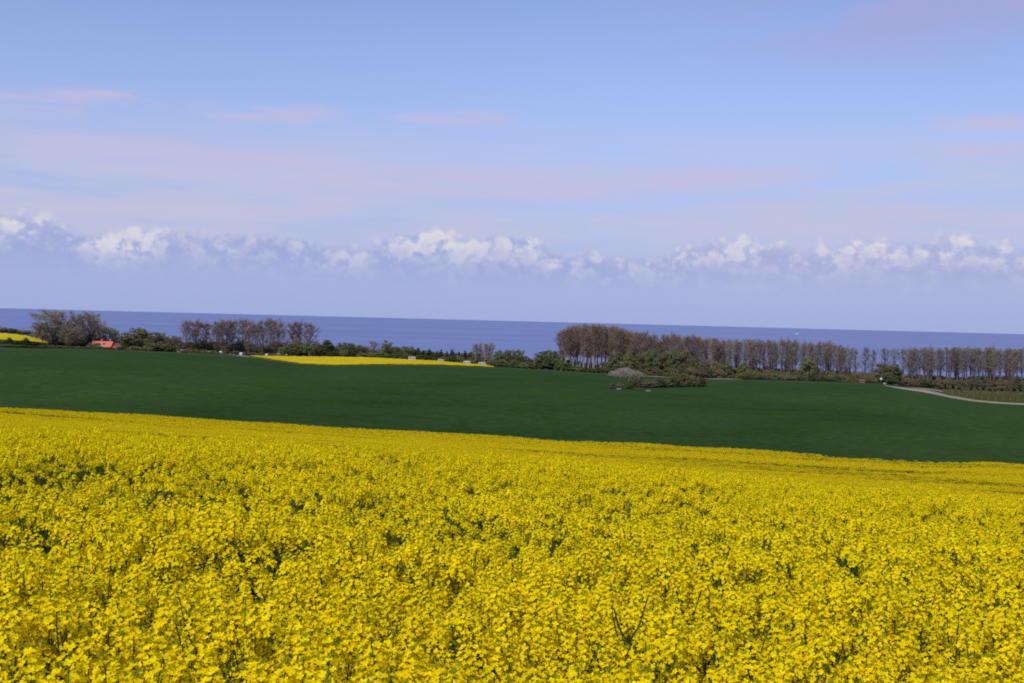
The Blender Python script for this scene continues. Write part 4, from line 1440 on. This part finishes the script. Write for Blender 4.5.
# ------------------------------------------------------------------ house
def house():
    a = ray(103, 350)[0]
    r = 500.0
    root = bpy.data.objects.new('brick_house', None)
    S.collection.objects.link(root)
    base = xyz(a, r)
    root.location = base
    root.rotation_euler = (0, 0, -a + R(-16))
    top = EYE - r * ray(106, 341.2)[1]
    hgt = top - base.z
    tag(root, 'house with a large orange-red tiled roof half hidden by shrubs under the bare trees', 'house')
    L, Wd, eh = 8.6, 7.0, max(.9, hgt * .42)
    ridge = hgt
    w = MB(); w.box((0, 0, eh / 2 - .4), (L - .7, Wd - .7, eh + .8), M['brick'])
    for sx in (-1, 1):
        x = sx * (L / 2 - .36)
        w.face([Vector((x, -Wd / 2 + .36, eh)), Vector((x, Wd / 2 - .36, eh)), Vector((x, 0, ridge - .35))], M['brick'])
    link('wall', w.mesh('wall'), root)
    rf = MB()
    th = .22
    for sy in (-1, 1):
        e = Vector((0, sy * Wd / 2, eh - .15)); t = Vector((0, 0, ridge))
        q = [Vector((-L / 2, e.y, e.z)), Vector((L / 2, e.y, e.z)), Vector((L / 2, t.y, t.z)), Vector((-L / 2, t.y, t.z))]
        d = Vector((0, 0, -th))
        rf.face(q, M['tiles'])
        rf.face([p + d for p in reversed(q)], M['tiles'])
        for i in range(4):
            j = (i + 1) % 4
            if i != 2: rf.face([q[j], q[i], q[i] + d, q[j] + d], M['tiles'])
    roof = link('roof', rf.mesh('roof'), root)
    for x in (-.6, 3.0):
        c = MB(); c.box((x, .25, ridge + .1), (.75, .75, 1.5), M['brick']); c.box((x, .25, ridge + .9), (.9, .9, .14), M['grey'])
        link('chimney', c.mesh('chimney'), roof)
    sl = math.atan2(ridge - eh + .15, Wd / 2)
    for x in (.9, ):
        c = MB(); rot = Matrix.Rotation(sl, 3, 'X')
        c.box((x, -Wd / 4, (eh - .15 + ridge) / 2 + .05), (.8, 1.1, .12), M['glass'], rot)
        link('skylight', c.mesh('skylight'), roof)
    for x in (-3.2, -1.0, 3.3):
        fr = MB(); fr.box((x, -Wd / 2 + .33, eh * .5), (1.2, .12, 1.0), M['white'])
        f = link('window', fr.mesh('window'), root)
        p = MB(); p.box((x, -Wd / 2 + .26, eh * .5), (1.0, .04, .8), M['glass'])
        link('pane', p.mesh('pane'), f)
    d = MB(); d.box((1.2, -Wd / 2 + .32, eh * .45), (1.0, .12, eh * .9), M['wood'])
    link('door', d.mesh('door'), root)
    # lower wing with its gable to the right
    root2 = root
    g2 = MB()
    eh2, rd2 = eh * .9, ridge * .82
    ww = 2.9
    for sx in (-1, 1):
        q = [Vector((L / 2 + ww / 2 + sx * ww / 2, -4.2, eh2)), Vector((L / 2 + ww / 2 + sx * ww / 2, 2.6, eh2)), Vector((L / 2 + ww / 2, 2.6, rd2)), Vector((L / 2 + ww / 2, -4.2, rd2))]
        g2.face(q, M['tiles']); g2.face([p - Vector((0, 0, .2)) for p in reversed(q)], M['tiles'])
    link('roof', g2.mesh('roof'), root2)
    w2 = MB(); w2.box((L / 2 + ww / 2, -.8, eh2 / 2 - .4), (ww - .5, 6.2, eh2 + .8), M['brick'])
    for y in (-3.91, 2.31):
        w2.face([Vector((L / 2 + .25, y, eh2)), Vector((L / 2 + ww - .25, y, eh2)), Vector((L / 2 + ww / 2, y, rd2 - .25))], M['brick'])
    link('wall', w2.mesh('wall'), root2)
house()

# ------------------------------------------------------------------ caravans
def caravan_meshes():
    b = MB()
    prof = [(-2.3, .5), (2.2, .5), (2.4, 1.1), (2.25, 2.35), (2.0, 2.6), (-2.1, 2.6), (-2.4, 2.2), (-2.5, 1.2)]
    n = len(prof)
    for y in (-1.05, 1.05):
        pts = [Vector((x, y, z)) for x, z in prof]
        b.face(pts if y < 0 else pts[::-1], M['white'])
    for i in range(n):
        (x0, z0), (x1, z1) = prof[i], prof[(i + 1) % n]
        b.face([Vector((x1, -1.05, z1)), Vector((x0, -1.05, z0)), Vector((x0, 1.05, z0)), Vector((x1, 1.05, z1))], M['white'])
    b.box((2.95, 0, .48), (1.2, .12, .1), M['grey'])
    body = b.mesh('body')
    ws = []
    for x, w in ((-1.3, 1.2), (1.35, .9)):
        m = MB(); m.box((x, -1.07, 1.65), (w, .06, .62), M['glass']); ws.append(m.mesh('window'))
    m = MB(); m.box((.25, -1.065, 1.35), (.62, .05, 1.6), M['grey']); door = m.mesh('door')
    wh = []
    for y in (-1.0, 1.0):
        m = MB(); m.tube([(-.1, y - .09, .33), (-.1, y + .09, .33)], [.33, .33], M['tyre'], 14)
        m.face([Vector((-.1 + .33 * math.cos(t), y - .09, .33 + .33 * math.sin(t))) for t in np.linspace(0, 6.283, 14, endpoint=False)], M['tyre'])
        wh.append(m.mesh('wheel'))
    return body, ws, door, wh
CV = caravan_meshes()
def caravan(x, y, r, rz, label, s=1.0):
    a = ray(x, y)[0]
    o = bpy.data.objects.new('caravan', None)
    S.collection.objects.link(o)
    z = EYE - r * ray(x, y)[1]
    gz = tz(a, r)
    o.location = (r * math.sin(a), r * math.cos(a), gz)
    o.rotation_euler = (0, 0, -a + rz)
    o.scale = (s, s, s)
    tag(o, label, 'caravan', 'white caravans at the campsite behind the fields')
    link('body', CV[0], o)
    for w in CV[1]: link('window', w, o)
    link('door', CV[2], o)
    for w in CV[3]: link('wheel', w, o)
    return o
for x, y, r, rz, s, lb in ((181, 346, 512, .2, 1.0, 'white caravan at the left end of the campsite, right of the pale shrubs'),
                           (190.5, 347, 512, -.1, .9, 'white caravan, second from the left, under the first reddish poplars'),
                           (209, 348, 514, .5, .8, 'white caravan, third from the left, under the reddish poplars'),
                           (221, 351, 505, 1.4, 1.0, 'white caravan seen end-on near the start of the sandy lane'),
                           (242, 354, 498, 1.1, 1.1, 'white caravan just above the bend of the sandy lane'),
                           (257, 351, 524, .1, .9, 'white caravan in the back, above the left tip of the yellow wedge'),
                           (265.5, 351, 526, -.2, .8, 'white caravan in the back, right beside the other back one'),
                           (267, 356, 514, 1.3, .9, 'white upright caravan seen end-on at the left tip of the yellow wedge'),
                           (277, 356, 515, .1, 1.0, 'low white caravan directly behind the edge of the yellow wedge'),
                           (286, 356, 515, 1.5, .8, 'small white caravan at the right end of the campsite group'),
                           (412, 360, 513, .1, 1.1, 'white caravan behind the middle of the yellow wedge, before the dark conifers'),
                           (441, 361, 510, .2, .9, 'small white caravan under the dark conifers, second behind the wedge'),
                           (467, 364, 505, -.1, 1.1, 'white caravan left of the last one near the tip of the yellow wedge'),
                           (482, 365, 500, .1, 1.1, 'white caravan nearest to the right tip of the yellow wedge')):
    caravan(x, y, r, rz, lb, s * (.5 if x in (221, 242) else .62))

# ------------------------------------------------------------------ small things by the fields
a = ray(881, 382)[0]
o = bpy.data.objects.new('sign', None); S.collection.objects.link(o)
o.location = xyz(a, 455); o.rotation_euler = (0, 0, -a)
tag(o, 'small blank white sign on a post in front of the dark round tree', 'sign')
m = MB(); m.tube([(0, 0, -.2), (0, 0, 2.6)], [.06, .06], M['wood'], 8); link('post', m.mesh('post'), o)
m = MB(); m.box((0, -.09, 2.1), (.75, .06, .8), M['white']); link('board', m.mesh('board'), o)

def boulder(x, y, r, sz, seed, label, mat, group=None):
    rg = random.Random(seed)
    a = ray(x, y)[0]
    m = MB()
    import bmesh
    bm = bmesh.new()
    bmesh.ops.create_icosphere(bm, subdivisions=2, radius=1.0)
    for v in bm.verts:
        k = 1 + .18 * math.sin(v.co.x * 3 + seed) * math.cos(v.co.y * 2.5 + seed) + rg.uniform(-.07, .07)
        v.co = Vector((v.co.x * sz[0] * k, v.co.y * sz[1] * k, v.co.z * sz[2] * k))
    me = bpy.data.meshes.new('boulder'); bm.to_mesh(me); bm.free()
    me.materials.append(mat)
    o = link('boulder', me)
    o.location = xyz(a, r) + Vector((0, 0, sz[2] * .5))
    return tag(o, label, 'boulder', group)
boulder(884.5, 385, 450, (.75, .6, .55), 1, 'pale grey boulder on the field edge below the white sign', M['stone'])
rr_ = on_ground(619, 389.5, 190, 700)[1]
boulder(619, 389.5, rr_, (.9, .6, .3), 2, 'flat pale boulder in front of the left end of the bush island', M['stone'], 'pale boulders before the bush island')
boulder(648, 388.8, rr_, (.9, .6, .28), 3, 'flat pale boulder in front of the middle of the bush island', M['stone'], 'pale boulders before the bush island')

def shed():
    a = ray(862, 382)[0]
    o = bpy.data.objects.new('shed', None); S.collection.objects.link(o)
    o.location = xyz(a, 462); o.rotation_euler = (0, 0, -a + .15)
    o.scale = (.62, .62, .62)
    tag(o, 'low orange-brown wooden shed at the hedge under the single poplars', 'shed')
    m = MB(); m.box((0, 0, .7), (3.4, 2.2, 1.5), M['rust']); link('wall', m.mesh('wall'), o)
    m = MB()
    q = [Vector((-1.95, -1.4, 1.40)), Vector((1.95, -1.4, 1.40)), Vector((1.95, 1.4, 2.0)), Vector((-1.95, 1.4, 2.0))]
    d = Vector((0, 0, .1))
    m.face([p + d for p in q], M['rust']); m.face(q[::-1], M['rust'])
    for i in range(4):
        j = (i + 1) % 4
        m.face([q[i], q[j], q[j] + d, q[i] + d], M['rust'])
    link('roof', m.mesh('roof'), o)
    m = MB(); m.box((.6, -1.12, .65), (.8, .06, 1.2), M['wood']); link('door', m.mesh('door'), o)
shed()

# ------------------------------------------------------------------ boat far out
def boat():
    r = 7200.0
    a = ray(797, 334)[0]
    o = bpy.data.objects.new('ferry', None); S.collection.objects.link(o)
    o.location = (r * math.sin(a), r * math.cos(a), 0); o.rotation_euler = (0, 0, -a + .2)
    tag(o, 'tiny white ship far out on the sea above the thin poplar row', 'ship')
    m = MB()
    sec = [(-15, 3.4), (-12, 4.0), (0, 4.2), (9, 3.2), (15, .3)]
    for i in range(len(sec) - 1):
        (x0, w0), (x1, w1) = sec[i], sec[i + 1]
        for s in (-1, 1):
            q = [Vector((x0, s * w0 * .7, -.5)), Vector((x1, s * w1 * .7, -.5)), Vector((x1, s * w1, 3.6)), Vector((x0, s * w0, 3.6))]
            m.face(q if s < 0 else q[::-1], M['white'])
        m.face([Vector((x0, -w0, 3.6)), Vector((x1, -w1, 3.6)), Vector((x1, w1, 3.6)), Vector((x0, w0, 3.6))], M['white'])
    m.face([Vector((-15, -3.4, 3.6)), Vector((-15, -2.4, -.5)), Vector((-15, 2.4, -.5)), Vector((-15, 3.4, 3.6))][::-1], M['white'])
    link('hull', m.mesh('hull'), o)
    m = MB(); m.box((-3, 0, 5.2), (17, 6, 3.2), M['white']); m.box((2, 0, 7.9), (6, 5, 2.2), M['white']); c = link('cabin', m.mesh('cabin'), o)
    m = MB(); m.box((-3, -3.03, 5.5), (15, .06, 1.0), M['glass']); link('window', m.mesh('window'), c)
    m = MB(); m.tube([(-6, 0, 6.8), (-6.4, 0, 10.5)], [1.1, 1.0], M['grey'], 10); link('funnel', m.mesh('funnel'), o)
boat()
